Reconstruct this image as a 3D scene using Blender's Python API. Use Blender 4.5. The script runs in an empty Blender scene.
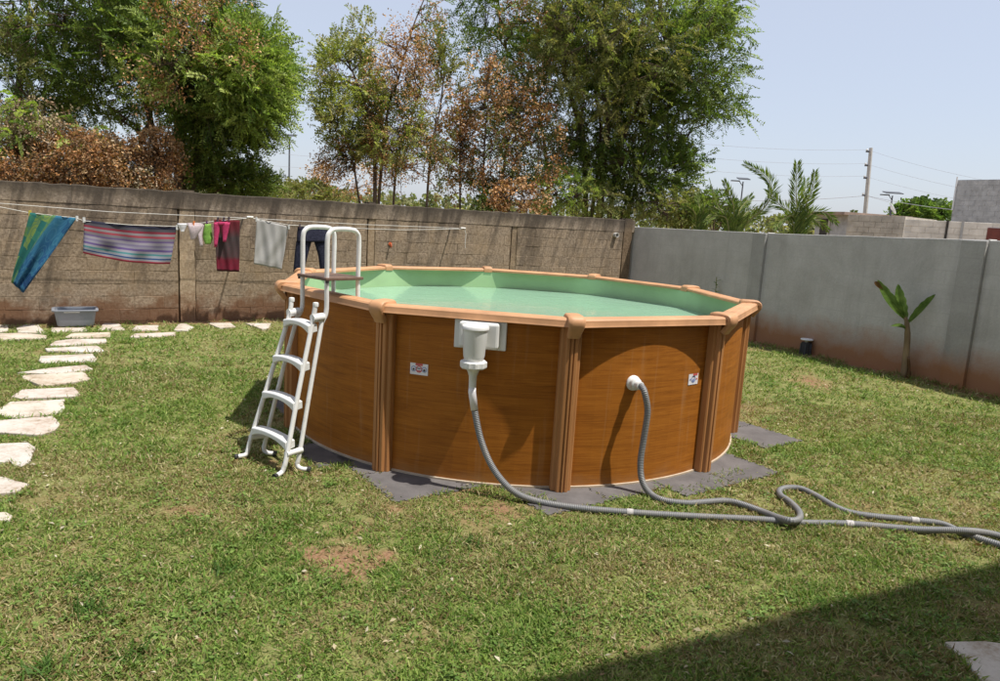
import bpy, math, random
import numpy as np
from mathutils import Vector, Matrix

random.seed(7)
rng = np.random.default_rng(7)
SC = bpy.context.scene
COL = SC.collection
R = math.radians

# ------------------------------------------------------------------ camera
F_PX, PITCH, ROLL, CAM_H = 720.27, 0.1681, 0.0583, 2.0188      # focal length in pixels of a 1000 x 681 picture
fw = np.array([0, math.cos(PITCH), -math.sin(PITCH)])
rt = np.array([1.0, 0, 0])
up = np.cross(rt, fw)
cr = math.cos(ROLL) * rt + math.sin(ROLL) * up
cu = -math.sin(ROLL) * rt + math.cos(ROLL) * up
CAM = np.array([0, 0, CAM_H])
cam = bpy.data.cameras.new('camera')
cam.sensor_width = 36
cam.lens = F_PX / 1000 * 36
cam.clip_end = 3000
cam.clip_start = 0.05
cam_o = bpy.data.objects.new('camera', cam)
COL.objects.link(cam_o)
m = Matrix.Identity(4)
for i in range(3):
    m[i][0], m[i][1], m[i][2], m[i][3] = cr[i], cu[i], -fw[i], CAM[i]
cam_o.matrix_world = m
SC.camera = cam_o

# ------------------------------------------------------------------ light
SUN_EL, SUN_AZ = R(67), R(-20)            # azimuth from +x, counter-clockwise
to_sun = Vector((math.cos(SUN_EL) * math.cos(SUN_AZ), math.cos(SUN_EL) * math.sin(SUN_AZ), math.sin(SUN_EL)))
world = bpy.data.worlds.new('World')
SC.world = world
world.use_nodes = True
wn = world.node_tree
sky = wn.nodes.new('ShaderNodeTexSky')
sky.sky_type = 'NISHITA'
sky.sun_disc = False
sky.sun_elevation = SUN_EL
sky.sun_rotation = math.atan2(to_sun.x, to_sun.y)
sky.altitude = 0
sky.air_density = 1.0
sky.dust_density = 1.6
sky.ozone_density = 3.0
bg = wn.nodes['Background']
bg.inputs['Strength'].default_value = 0.128
hz = wn.nodes.new('ShaderNodeMix')                # even dry-season haze over the whole sky
hz.data_type = 'RGBA'
hz.inputs[0].default_value = 0.7
hz.inputs[7].default_value = (3.2, 3.36, 3.82, 1)
wn.links.new(sky.outputs[0], hz.inputs[6])
wn.links.new(hz.outputs[2], bg.inputs['Color'])
sun = bpy.data.lights.new('sun', 'SUN')
sun.energy = 3.8
sun.angle = R(0.7)
sun.color = (1.0, 0.955, 0.88)
sun_o = bpy.data.objects.new('sun', sun)
COL.objects.link(sun_o)
sun_o.location = (6, -3, 12)
sun_o.rotation_euler = to_sun.to_track_quat('Z', 'Y').to_euler()
vs = SC.view_settings
vs.view_transform = 'Standard'
vs.look = 'None'
vs.exposure = 0.68
vs.gamma = 1.0
vs.use_curve_mapping = False
SC.render.engine = 'CYCLES'

# ------------------------------------------------------------------ pixel -> place
def ray(x, y):
    return fw * F_PX + cr * (x - 500) - cu * (y - 340.5)
def G(x, y, z=0.0):                       # where a pixel meets the level z
    d = ray(x, y)
    return CAM + d * ((z - CAM_H) / d[2])
def at(x, y, Y):                          # where a pixel's ray is Y metres ahead
    d = ray(x, y)
    return CAM + d * (Y / d[1])
def pix(P):
    d = np.asarray(P, float) - CAM
    z = d @ fw
    return 500 + F_PX * (d @ cr) / z, 340.5 - F_PX * (d @ cu) / z, z
def on_wall(x, y, off=0.0):               # block wall frame: (u along the wall, z)
    n = np.array([-WD[1], WD[0]])
    d = ray(x, y)
    A = W0 - n * off
    t = (n @ (A - CAM[:2])) / (n @ d[:2])
    P = CAM + d * t
    return float((P[:2] - W0) @ WD), float(P[2])
W0 = np.array([-7.481, 10.588])
W_AZ = math.atan2(0.519, 0.855)
WD = np.array([math.cos(W_AZ), math.sin(W_AZ)])
PC = np.array([0.1493, 7.4999])           # pool centre
PH0 = -2.0363                             # angle of the first post
NP = 10

# ------------------------------------------------------------------ helpers
def tag(o, label=None, cat=None, group=None, kind=None):
    if label: o['label'] = label
    if cat: o['category'] = cat
    if group: o['group'] = group
    if kind: o['kind'] = kind
    return o
def empty(name, loc, rz=0.0):
    o = bpy.data.objects.new(name, None)
    o.empty_display_size = 0.2
    COL.objects.link(o)
    o.location = loc
    o.rotation_euler = (0, 0, rz)
    return o
def link(name, me, mat=None, parent=None, loc=None, rot=None):
    o = bpy.data.objects.new(name, me)
    COL.objects.link(o)
    if mat is not None and len(me.materials) == 0:
        me.materials.append(mat)
    if parent is not None: o.parent = parent
    if loc is not None: o.location = loc
    if rot is not None: o.rotation_euler = rot
    return o
class MB:
    """collects shapes and links them as one mesh"""
    def __init__(s): s.v, s.f, s.uv, s.mi = [], [], [], []
    def add(s, vs, fs, uvs=None, mi=0):
        b = len(s.v)
        s.v += [tuple(map(float, q)) for q in vs]
        for k, f in enumerate(fs):
            s.f.append([i + b for i in f])
            s.mi.append(mi)
            s.uv.append(uvs[k] if uvs else None)
    def box(s, lo, hi, mi=0):
        x0, y0, z0 = lo; x1, y1, z1 = hi
        s.add([(x0,y0,z0),(x1,y0,z0),(x1,y1,z0),(x0,y1,z0),(x0,y0,z1),(x1,y0,z1),(x1,y1,z1),(x0,y1,z1)],
              [(0,3,2,1),(4,5,6,7),(0,1,5,4),(1,2,6,5),(2,3,7,6),(3,0,4,7)], mi=mi)
    def tube(s, pts, r, n=8, caps=True, vscale=1.0, mi=0):
        pts = [Vector(p) for p in pts]
        rs = r if hasattr(r, '__len__') else [r] * len(pts)
        rings, L = [], 0
        t0 = (pts[1] - pts[0]).normalized()
        nrm = t0.orthogonal().normalized()
        lens = []
        for i, p in enumerate(pts):
            t = (pts[min(i+1, len(pts)-1)] - pts[max(i-1, 0)])
            if t.length < 1e-9: t = t0
            t.normalize()
            nrm = (nrm - t * nrm.dot(t))
            if nrm.length < 1e-6: nrm = t.orthogonal()
            nrm.normalize()
            b = t.cross(nrm)
            rings.append([p + (nrm * math.cos(2*math.pi*k/n) + b * math.sin(2*math.pi*k/n)) * rs[i] for k in range(n)])
            if i: L += (p - pts[i-1]).length
            lens.append(L)
        vs_ = [q for rg in rings for q in rg]
        fs, uvs = [], []
        for i in range(len(pts)-1):
            for k in range(n):
                k2 = (k+1) % n
                fs.append((i*n+k, i*n+k2, (i+1)*n+k2, (i+1)*n+k))
                uvs.append([(k/n, lens[i]*vscale), ((k+1)/n, lens[i]*vscale), ((k+1)/n, lens[i+1]*vscale), (k/n, lens[i+1]*vscale)])
        if caps:
            fs.append(tuple(range(n-1, -1, -1))); uvs.append([(0,0)]*n)
            e = (len(pts)-1)*n
            fs.append(tuple(range(e, e+n))); uvs.append([(0,0)]*n)
        s.add(vs_, fs, uvs, mi)
    def lathe(s, prof, c=(0,0,0), n=24, mi=0, axis='z'):
        vs_, fs = [], []
        for (r_, z_) in prof:
            for k in range(n):
                a = 2*math.pi*k/n
                q = (r_*math.cos(a), r_*math.sin(a), z_)
                if axis == 'x': q = (z_, r_*math.cos(a), r_*math.sin(a))
                vs_.append((c[0]+q[0], c[1]+q[1], c[2]+q[2]))
        for i in range(len(prof)-1):
            for k in range(n):
                k2 = (k+1) % n
                fs.append((i*n+k, i*n+k2, (i+1)*n+k2, (i+1)*n+k))
        fs.append(tuple(range(n-1, -1, -1)))
        e = (len(prof)-1)*n
        fs.append(tuple(range(e, e+n)))
        s.add(vs_, fs, mi=mi)
    def prism(s, poly, z0, z1, mi=0):
        n = len(poly)
        a = sum(poly[i][0]*poly[(i+1)%n][1]-poly[(i+1)%n][0]*poly[i][1] for i in range(n))
        if a < 0: poly = poly[::-1]
        vs_ = [(p[0], p[1], z0) for p in poly] + [(p[0], p[1], z1) for p in poly]
        fs = [tuple(range(n-1, -1, -1)), tuple(range(n, 2*n))]
        fs += [(i, (i+1) % n, n+(i+1) % n, n+i) for i in range(n)]
        s.add(vs_, fs, mi=mi)
    def mesh(s, name, mats=None, smooth=False):
        me = bpy.data.meshes.new(name)
        me.from_pydata(s.v, [], s.f)
        if any(u is not None for u in s.uv):
            ul = me.uv_layers.new(name='UVMap')
            i = 0
            for f, u in zip(s.f, s.uv):
                for k in range(len(f)):
                    ul.data[i].uv = u[k] if u else (0, 0)
                    i += 1
        for m_ in (mats or []): me.materials.append(m_)
        if len(mats or []) > 1:
            me.polygons.foreach_set('material_index', s.mi)
        if smooth:
            me.polygons.foreach_set('use_smooth', [True]*len(me.polygons))
        me.update()
        return me
    def build(s, name, mat=None, parent=None, smooth=False, loc=None, rot=None, bevel=0, sharp=None):
        mats = mat if isinstance(mat, (list, tuple)) else [mat]
        me = s.mesh(name, mats, smooth)
        if smooth and sharp is not None: me.set_sharp_from_angle(angle=R(sharp))
        o = link(name, me, None, parent, loc, rot)
        if bevel:
            b = o.modifiers.new('bevel', 'BEVEL'); b.width = bevel; b.segments = 2; b.limit_method = 'ANGLE'; b.angle_limit = R(40)
        return o

def spline(pts, n=10):
    P = [Vector(p) for p in pts]
    P = [P[0]*2-P[1]] + P + [P[-1]*2-P[-2]]
    out = []
    for i in range(1, len(P)-2):
        for k in range(n):
            t = k/n
            a, b, c, d = P[i-1], P[i], P[i+1], P[i+2]
            out.append(0.5*((2*b)+(c-a)*t+(2*a-5*b+4*c-d)*t*t+(3*b-a-3*c+d)*t*t*t))
    out.append(P[-2])
    return out

# value noise for layouts
_tab = rng.random((64, 64, 64)).astype(np.float32)
def vnoise(P, scale, seed=0):
    P = np.asarray(P, np.float64) * scale + seed * 17.13
    i = np.floor(P).astype(int); f = P - i
    f = f*f*(3-2*f)
    i0 = i % 64; i1 = (i+1) % 64
    x0, y0, z0 = i0[:,0], i0[:,1], i0[:,2]; x1, y1, z1 = i1[:,0], i1[:,1], i1[:,2]
    fx, fy, fz = f[:,0], f[:,1], f[:,2]
    c = lambda a, b, t: a + (b-a)*t
    return c(c(c(_tab[x0,y0,z0],_tab[x1,y0,z0],fx), c(_tab[x0,y1,z0],_tab[x1,y1,z0],fx), fy),
             c(c(_tab[x0,y0,z1],_tab[x1,y0,z1],fx), c(_tab[x0,y1,z1],_tab[x1,y1,z1],fx), fy), fz)

def quads_mesh(name, V, C, mat):
    """V: (n,4,3) four-cornered leaves, C: (n,3) colours"""
    n = len(V)
    me = bpy.data.meshes.new(name)
    me.vertices.add(n*4); me.loops.add(n*4); me.polygons.add(n)
    me.vertices.foreach_set('co', V.reshape(-1).astype(np.float32))
    me.loops.foreach_set('vertex_index', np.arange(n*4, dtype=np.int32))
    me.polygons.foreach_set('loop_start', np.arange(0, n*4, 4, dtype=np.int32))
    me.polygons.foreach_set('loop_total', np.full(n, 4, np.int32))
    me.update(calc_edges=True)
    at_ = me.color_attributes.new('Col', 'FLOAT_COLOR', 'POINT')
    c4 = np.ones((n, 4, 4), np.float32)
    c4[:, :, :3] = C[:, None, :]
    at_.data.foreach_set('color', c4.reshape(-1))
    me.materials.append(mat)
    return me

# ------------------------------------------------------------------ materials
def newmat(name):
    m_ = bpy.data.materials.new(name)
    m_.use_nodes = True
    nt = m_.node_tree
    return m_, nt, nt.nodes['Principled BSDF']
def N(nt, t, **kw):
    n = nt.nodes.new(t)
    for k, v in kw.items(): setattr(n, k, v)
    return n
def coords(nt, kind, scale=(1,1,1), rot=(0,0,0)):
    mp = N(nt, 'ShaderNodeMapping')
    mp.inputs['Scale'].default_value = scale
    mp.inputs['Rotation'].default_value = rot
    if kind == 'Position':
        g = N(nt, 'ShaderNodeNewGeometry'); nt.links.new(g.outputs['Position'], mp.inputs[0])
    else:
        g = N(nt, 'ShaderNodeTexCoord'); nt.links.new(g.outputs[kind], mp.inputs[0])
    return mp.outputs[0]
def noise(nt, vec, scale, detail=6, rough=0.55, dist=0):
    n = N(nt, 'ShaderNodeTexNoise')
    n.inputs['Scale'].default_value = scale
    n.inputs['Detail'].default_value = detail
    n.inputs['Roughness'].default_value = rough
    n.inputs['Distortion'].default_value = dist
    nt.links.new(vec, n.inputs['Vector'])
    return n.outputs['Fac']
def ramp(nt, fac, stops, interp='LINEAR'):
    r = N(nt, 'ShaderNodeValToRGB')
    r.color_ramp.interpolation = interp
    el = r.color_ramp.elements
    while len(el) < len(stops): el.new(0.5)
    for e, (p_, c_) in zip(el, stops):
        e.position = p_
        e.color = (*c_, 1) if len(c_) == 3 else c_
    nt.links.new(fac, r.inputs[0])
    return r.outputs[0]
def g3(v): return (v, v, v)
def mix(nt, fac, a, b, mode='MIX'):
    mx = N(nt, 'ShaderNodeMix', data_type='RGBA', blend_type=mode)
    for s_, v in ((0, fac), (6, a), (7, b)):
        if isinstance(v, (int, float)): mx.inputs[s_].default_value = v
        elif isinstance(v, tuple): mx.inputs[s_].default_value = (*v, 1)
        else: nt.links.new(v, mx.inputs[s_])
    return mx.outputs[2]
def math_(nt, op, a, b=None, c=None):
    n = N(nt, 'ShaderNodeMath', operation=op)
    for i, v in enumerate((a, b, c)):
        if v is None: continue
        if isinstance(v, (int, float)): n.inputs[i].default_value = v
        else: nt.links.new(v, n.inputs[i])
    return n.outputs[0]
def bump(nt, bs, h, strength=0.3, dist=0.01):
    b = N(nt, 'ShaderNodeBump')
    b.inputs['Strength'].default_value = strength
    b.inputs['Distance'].default_value = dist
    nt.links.new(h, b.inputs['Height'])
    nt.links.new(b.outputs[0], bs.inputs['Normal'])
def pos_z(nt):
    g = N(nt, 'ShaderNodeNewGeometry'); s_ = N(nt, 'ShaderNodeSeparateXYZ')
    nt.links.new(g.outputs['Position'], s_.inputs[0])
    return s_.outputs[2]
def obj_rand(nt):
    return N(nt, 'ShaderNodeObjectInfo').outputs['Random']
def simple(name, col, rough=0.6, var=0.15, scale=12, bmp=0.0, coord='Object', stretch=(1,1,1), spec=0.5, metal=0, bdist=0.005):
    m_, nt, bs = newmat(name)
    vec = coords(nt, coord, stretch)
    f = noise(nt, vec, scale)
    lo = tuple(c*(1-var) for c in col); hi = tuple(min(1, c*(1+var)) for c in col)
    nt.links.new(ramp(nt, f, [(0.3, lo), (0.7, hi)]), bs.inputs['Base Color'])
    bs.inputs['Roughness'].default_value = rough
    bs.inputs['Specular IOR Level'].default_value = spec
    bs.inputs['Metallic'].default_value = metal
    if bmp: bump(nt, bs, noise(nt, vec, scale*4), bmp, bdist)
    return m_
def leaf_mat(name, transl=0.35, rough=0.6, attr='Col', gain=1.0):
    m_, nt, bs = newmat(name)
    a = N(nt, 'ShaderNodeAttribute', attribute_name=attr)
    bs.inputs['Roughness'].default_value = rough
    bs.inputs['Specular IOR Level'].default_value = 0.25
    nt.links.new(a.outputs['Color'], bs.inputs['Base Color'])
    tr = N(nt, 'ShaderNodeBsdfTranslucent')
    nt.links.new(mix(nt, 1.0, a.outputs['Color'], (1.15, 1.25, 0.6), 'MULTIPLY'), tr.inputs['Color'])
    ms = N(nt, 'ShaderNodeMixShader')
    ms.inputs[0].default_value = transl
    nt.links.new(bs.outputs[0], ms.inputs[1])
    nt.links.new(tr.outputs[0], ms.inputs[2])
    nt.links.new(ms.outputs[0], nt.nodes['Material Output'].inputs['Surface'])
    return m_

M = {}
W_AZ_ = W_AZ
# bare soil and thatch of the lawn: colour by a per-vertex soil amount and noise
m_, nt, bs = newmat('lawn_soil')
vec = coords(nt, 'Position')
a = N(nt, 'ShaderNodeAttribute', attribute_name='soil')
f1 = noise(nt, vec, 9, 8, 0.7); f2 = noise(nt, vec, 42, 6, 0.7)
thatch = ramp(nt, f2, [(0.3, (0.12, 0.10, 0.042)), (0.5, (0.24, 0.205, 0.09)), (0.72, (0.36, 0.31, 0.16))])
green = ramp(nt, f1, [(0.35, (0.105, 0.145, 0.036)), (0.65, (0.19, 0.21, 0.066))])
soil = ramp(nt, f2, [(0.25, (0.14, 0.072, 0.038)), (0.5, (0.25, 0.145, 0.082)), (0.75, (0.36, 0.25, 0.155))])
base = mix(nt, 0.58, thatch, green)
fac = ramp(nt, math_(nt, 'ADD', a.outputs['Fac'], math_(nt, 'MULTIPLY_ADD', f1, 0.7, -0.35)), [(0.35, g3(0)), (0.75, g3(1))])
nt.links.new(mix(nt, fac, base, soil), bs.inputs['Base Color'])
bs.inputs['Roughness'].default_value = 0.95
bs.inputs['Specular IOR Level'].default_value = 0.1
bump(nt, bs, f2, 0.8, 0.02)
M['soil'] = m_
M['ground'] = simple('dry_ground', (0.25, 0.19, 0.11), 0.95, 0.4, 1.5, 0.5, 'Position', spec=0.1)
M['grass'] = leaf_mat('grass_blades', 0.3, 0.65)
M['leaf'] = leaf_mat('leaves', 0.48, 0.55)
M['dryleaf'] = leaf_mat('dry_leaves', 0.22, 0.7)
M['bark'] = simple('bark', (0.12, 0.085, 0.06), 0.9, 0.4, 9, 0.8, 'Position', (1,1,0.3), 0.2, bdist=0.02)

# cement blocks, weathered: dark mould under the top, red splash above the ground
def block_like(name, tones, mould_shade=1.0, bstr=0.6):
    m_, nt, bs = newmat(name)
    vec = coords(nt, 'Position')
    f1 = noise(nt, vec, 3.0, 8, 0.65); f2 = noise(nt, vec, 26, 8, 0.7); f3 = noise(nt, vec, 110, 3, 0.6)
    c = ramp(nt, f2, [(0.36, tones[0]), (0.5, tones[1]), (0.64, tones[2])])
    c = mix(nt, 0.75, c, ramp(nt, obj_rand(nt), [(0, (0.86, 0.85, 0.84)), (0.5, (1.0, 0.98, 0.96)), (1, (1.12, 1.08, 1.04))]), 'MULTIPLY')
    c = mix(nt, ramp(nt, f1, [(0.45, g3(0)), (0.7, g3(0.55))]), c, (0.30, 0.215, 0.13))
    z = pos_z(nt)
    # mould, strong at the top; slanting streaks below also paint shadows cast by the coping
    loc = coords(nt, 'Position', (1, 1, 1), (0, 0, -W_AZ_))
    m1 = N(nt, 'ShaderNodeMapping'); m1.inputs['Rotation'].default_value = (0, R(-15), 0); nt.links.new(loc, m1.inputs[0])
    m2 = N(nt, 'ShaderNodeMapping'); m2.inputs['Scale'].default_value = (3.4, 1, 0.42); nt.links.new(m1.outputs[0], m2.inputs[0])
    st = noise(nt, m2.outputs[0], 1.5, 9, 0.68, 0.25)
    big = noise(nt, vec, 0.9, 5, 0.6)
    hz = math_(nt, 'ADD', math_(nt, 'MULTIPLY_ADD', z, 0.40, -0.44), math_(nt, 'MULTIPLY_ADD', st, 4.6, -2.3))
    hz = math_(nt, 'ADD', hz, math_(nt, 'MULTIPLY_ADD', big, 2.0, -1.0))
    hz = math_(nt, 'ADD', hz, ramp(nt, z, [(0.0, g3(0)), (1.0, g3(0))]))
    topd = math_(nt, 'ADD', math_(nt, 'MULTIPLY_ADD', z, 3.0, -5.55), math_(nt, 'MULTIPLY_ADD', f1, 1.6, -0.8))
    mf = ramp(nt, hz, [(0.0, g3(0)), (0.4, g3(0.42*mould_shade)), (0.9, g3(0.75*mould_shade))])
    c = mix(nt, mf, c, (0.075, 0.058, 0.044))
    c = mix(nt, ramp(nt, topd, [(0.0, g3(0)), (0.6, g3(0.55*mould_shade)), (1.0, g3(0.82*mould_shade))]), c, (0.058, 0.048, 0.038))
    lo = math_(nt, 'ADD', math_(nt, 'MULTIPLY', z, -1.9), math_(nt, 'MULTIPLY_ADD', f1, 2.2, -0.10))
    c = mix(nt, ramp(nt, lo, [(0.1, g3(0)), (0.55, g3(0.75))]), c, (0.14, 0.060, 0.028))
    nt.links.new(c, bs.inputs['Base Color'])
    bs.inputs['Roughness'].default_value = 0.95
    bs.inputs['Specular IOR Level'].default_value = 0.15
    bump(nt, bs, mix(nt, 0.4, f2, f3), bstr, 0.02)
    return m_
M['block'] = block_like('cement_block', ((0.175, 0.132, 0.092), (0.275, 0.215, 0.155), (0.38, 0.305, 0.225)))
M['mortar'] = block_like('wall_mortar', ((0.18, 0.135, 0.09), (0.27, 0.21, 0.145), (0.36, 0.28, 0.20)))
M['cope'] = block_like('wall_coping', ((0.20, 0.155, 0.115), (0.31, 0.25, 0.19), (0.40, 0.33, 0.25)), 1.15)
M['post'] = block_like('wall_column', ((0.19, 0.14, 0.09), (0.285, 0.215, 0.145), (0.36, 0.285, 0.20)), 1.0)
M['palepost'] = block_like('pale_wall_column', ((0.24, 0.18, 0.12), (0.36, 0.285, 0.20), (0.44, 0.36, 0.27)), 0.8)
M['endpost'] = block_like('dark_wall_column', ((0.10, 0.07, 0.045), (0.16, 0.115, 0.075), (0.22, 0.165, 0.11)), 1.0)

# grey cement render
def plaster(name, tones, stain=1.0):
    m_, nt, bs = newmat(name)
    vec = coords(nt, 'Position')
    f1 = noise(nt, vec, 1.6, 8, 0.62, 0.4); f2 = noise(nt, vec, 34, 8, 0.7)
    st = noise(nt, coords(nt, 'Position', (1, 1, 0.12)), 5.5, 7, 0.6)
    c = ramp(nt, mix(nt, 0.35, f1, f2), [(0.3, tones[0]), (0.5, tones[1]), (0.7, tones[2])])
    c = mix(nt, ramp(nt, st, [(0.52, g3(0)), (0.75, g3(0.26))]), c, tuple(t*0.62 for t in tones[0]))
    z = pos_z(nt)
    al = coords(nt, 'Position', (1, 1, 1), (0, 0, R(62.1)))
    sx1 = N(nt, 'ShaderNodeSeparateXYZ'); nt.links.new(al, sx1.inputs[0])
    cb = N(nt, 'ShaderNodeCombineXYZ'); nt.links.new(sx1.outputs[0], cb.inputs[0]); nt.links.new(sx1.outputs[2], cb.inputs[1])
    bk_ = N(nt, 'ShaderNodeTexBrick'); nt.links.new(cb.outputs[0], bk_.inputs['Vector'])
    bk_.inputs['Scale'].default_value = 1.0; bk_.inputs['Brick Width'].default_value = 0.42; bk_.inputs['Row Height'].default_value = 0.205
    bk_.inputs['Mortar Size'].default_value = 0.012; bk_.inputs['Mortar Smooth'].default_value = 1.0
    c = mix(nt, math_(nt, 'MULTIPLY', bk_.outputs['Fac'], ramp(nt, f1, [(0.42, g3(0.0)), (0.6, g3(0.16))])), c, tuple(t*0.6 for t in tones[0]))
    lo = math_(nt, 'ADD', math_(nt, 'MULTIPLY', z, -1.45), math_(nt, 'MULTIPLY_ADD', f1, 1.1, 0.60))
    c = mix(nt, ramp(nt, lo, [(0.22, g3(0)), (0.5, g3(0.45*stain)), (0.85, g3(0.9*stain))]), c, (0.31, 0.135, 0.052))
    nt.links.new(c, bs.inputs['Base Color'])
    bs.inputs['Roughness'].default_value = 0.9
    bs.inputs['Specular IOR Level'].default_value = 0.2
    bump(nt, bs, mix(nt, 0.5, f2, noise(nt, vec, 9, 5, 0.6, 0.8)), 0.6, 0.012)
    return m_
M['plaster'] = plaster('cement_render', ((0.36, 0.345, 0.32), (0.47, 0.455, 0.43), (0.57, 0.555, 0.53)))
M['pilaster'] = plaster('raw_concrete', ((0.27, 0.265, 0.25), (0.36, 0.35, 0.33), (0.44, 0.43, 0.41)))
M['far_pale'] = simple('far_pale_block_wall', (0.70, 0.66, 0.60), 0.9, 0.2, 3, 0.3, 'Position', spec=0.15)
M['far_block'] = simple('far_block_wall', (0.46, 0.42, 0.36), 0.9, 0.25, 3, 0.3, 'Position', spec=0.15)
M['far_grey'] = simple('grey_block_wall', (0.42, 0.42, 0.42), 0.9, 0.22, 4, 0.3, 'Position', spec=0.15)
M['far_dark'] = simple('dark_opening', (0.05, 0.045, 0.04), 0.9, 0.3, 3)
M['far_red'] = simple('red_oxide', (0.16, 0.04, 0.03), 0.7, 0.3, 3)
M['rooftile'] = simple('rusty_roof', (0.33, 0.24, 0.19), 0.8, 0.3, 3)

# printed wood grain of the pool wall (UV: metres along the wall, metres up)
m_, nt, bs = newmat('wood_print')
tc = N(nt, 'ShaderNodeTexCoord')
mp = N(nt, 'ShaderNodeMapping'); mp.inputs['Scale'].default_value = (0.8, 34, 1)
nt.links.new(tc.outputs['UV'], mp.inputs[0])
mp2 = N(nt, 'ShaderNodeMapping'); mp2.inputs['Scale'].default_value = (0.55, 4.2, 1)
nt.links.new(tc.outputs['UV'], mp2.inputs[0])
g1 = noise(nt, mp.outputs[0], 3.2, 8, 0.62, 0.5)
g2 = noise(nt, mp2.outputs[0], 2.4, 5, 0.55, 1.6)
rings = math_(nt, 'FRACT', math_(nt, 'MULTIPLY', g2, 9))
rings = ramp(nt, rings, [(0, g3(0.25)), (0.5, g3(0.6)), (0.92, g3(0.8)), (1, g3(0.25))])
gm = mix(nt, 0.12, g1, rings)
c = ramp(nt, gm, [(0.22, (0.165, 0.050, 0.007)), (0.42, (0.285, 0.096, 0.011)), (0.56, (0.350, 0.124, 0.014)), (0.80, (0.45, 0.180, 0.028))])
c = mix(nt, 0.6, c, ramp(nt, g2, [(0.32, (0.70, 0.64, 0.58)), (0.5, (0.98, 0.96, 0.93)), (0.7, (1.15, 1.14, 1.1))]), 'MULTIPLY')
# pale dried runs of water below the rim
run = noise(nt, coords(nt, 'Position', (1, 1, 0.06)), 14, 6, 0.6)
c = mix(nt, ramp(nt, run, [(0.58, g3(0)), (0.75, g3(0.22))]), c, (0.50, 0.34, 0.20))
# dust splashed up at the foot
zz = pos_z(nt)
dust = noise(nt, coords(nt, 'Position'), 6, 6, 0.6)
dl = math_(nt, 'ADD', math_(nt, 'MULTIPLY', zz, -4.0), math_(nt, 'MULTIPLY_ADD', dust, 1.2, -0.1))
c = mix(nt, ramp(nt, dl, [(0.0, g3(0)), (0.6, g3(0.35))]), c, (0.36, 0.21, 0.10))
nt.links.new(c, bs.inputs['Base Color'])
nt.links.new(ramp(nt, g1, [(0.3, g3(0.50)), (0.7, g3(0.66))]), bs.inputs['Roughness'])
bs.inputs['Specular IOR Level'].default_value = 0.22
bump(nt, bs, g1, 0.12, 0.002)
M['wood'] = m_
M['ledge'] = simple('terracotta_resin', (0.485, 0.255, 0.125), 0.55, 0.20, 5, 0.25, 'Position', (1,1,1), 0.45, bdist=0.002)
M['resin'] = simple('brown_resin_post', (0.375, 0.170, 0.060), 0.52, 0.22, 6, 0.2, 'Position', (1,1,0.15), 0.4, bdist=0.002)
M['track'] = simple('pale_bottom_track', (0.44, 0.36, 0.27), 0.6, 0.15, 10)
M['liner'] = simple('green_liner', (0.34, 0.50, 0.27), 0.5, 0.10, 2.5, 0, 'Position')
m_, nt, bs = newmat('murky_pool_water')
vec = coords(nt, 'Position')
nt.links.new(ramp(nt, noise(nt, vec, 0.8, 3), [(0.3, (0.250, 0.415, 0.290)), (0.7, (0.280, 0.440, 0.320))]), bs.inputs['Base Color'])
bs.inputs['Roughness'].default_value = 0.04
bs.inputs['IOR'].default_value = 1.33
bump(nt, bs, mix(nt, 0.35, noise(nt, vec, 2.6, 2, 0.5, 0.5), noise(nt, vec, 11, 3, 0.5, 0.4)), 0.13, 0.05)
M['water'] = m_
M['white'] = simple('white_plastic', (0.68, 0.68, 0.66), 0.38, 0.05, 6, 0.05, 'Position')
M['whitetube'] = simple('white_coated_tube', (0.70, 0.69, 0.665), 0.35, 0.08, 14, 0.08, 'Position')
M['black'] = simple('black_rubber', (0.02, 0.02, 0.02), 0.7, 0.3, 9)
M['platform'] = simple('brown_ladder_platform', (0.13, 0.075, 0.05), 0.6, 0.2, 20, 0.2)
M['mat'] = simple('grey_foam', (0.118, 0.108, 0.106), 0.9, 0.22, 5, 0.6, 'Position', spec=0.2)
m_, nt, bs = newmat('ribbed_grey_hose')
tc = N(nt, 'ShaderNodeTexCoord'); sp = N(nt, 'ShaderNodeSeparateXYZ'); nt.links.new(tc.outputs['UV'], sp.inputs[0])
wv = math_(nt, 'SINE', math_(nt, 'MULTIPLY', sp.outputs[1], 2*math.pi/0.0125))
wn_ = math_(nt, 'MULTIPLY_ADD', wv, 0.5, 0.5)
nz = noise(nt, coords(nt, 'Position'), 9)
c = mix(nt, wn_, (0.125, 0.128, 0.132), (0.215, 0.218, 0.222))
nt.links.new(mix(nt, ramp(nt, nz, [(0.45, g3(0)), (0.75, g3(0.5))]), c, (0.27, 0.24, 0.20)), bs.inputs['Base Color'])
bs.inputs['Roughness'].default_value = 0.42
bump(nt, bs, wn_, 0.7, 0.004)
M['hose'] = m_
M['oldtape'] = simple('dusty_tape', (0.40, 0.38, 0.37), 0.7, 0.3, 60, 0.3, 'Position')
M['tape'] = simple('white_tape', (0.75, 0.73, 0.76), 0.5, 0.08, 30)
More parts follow.
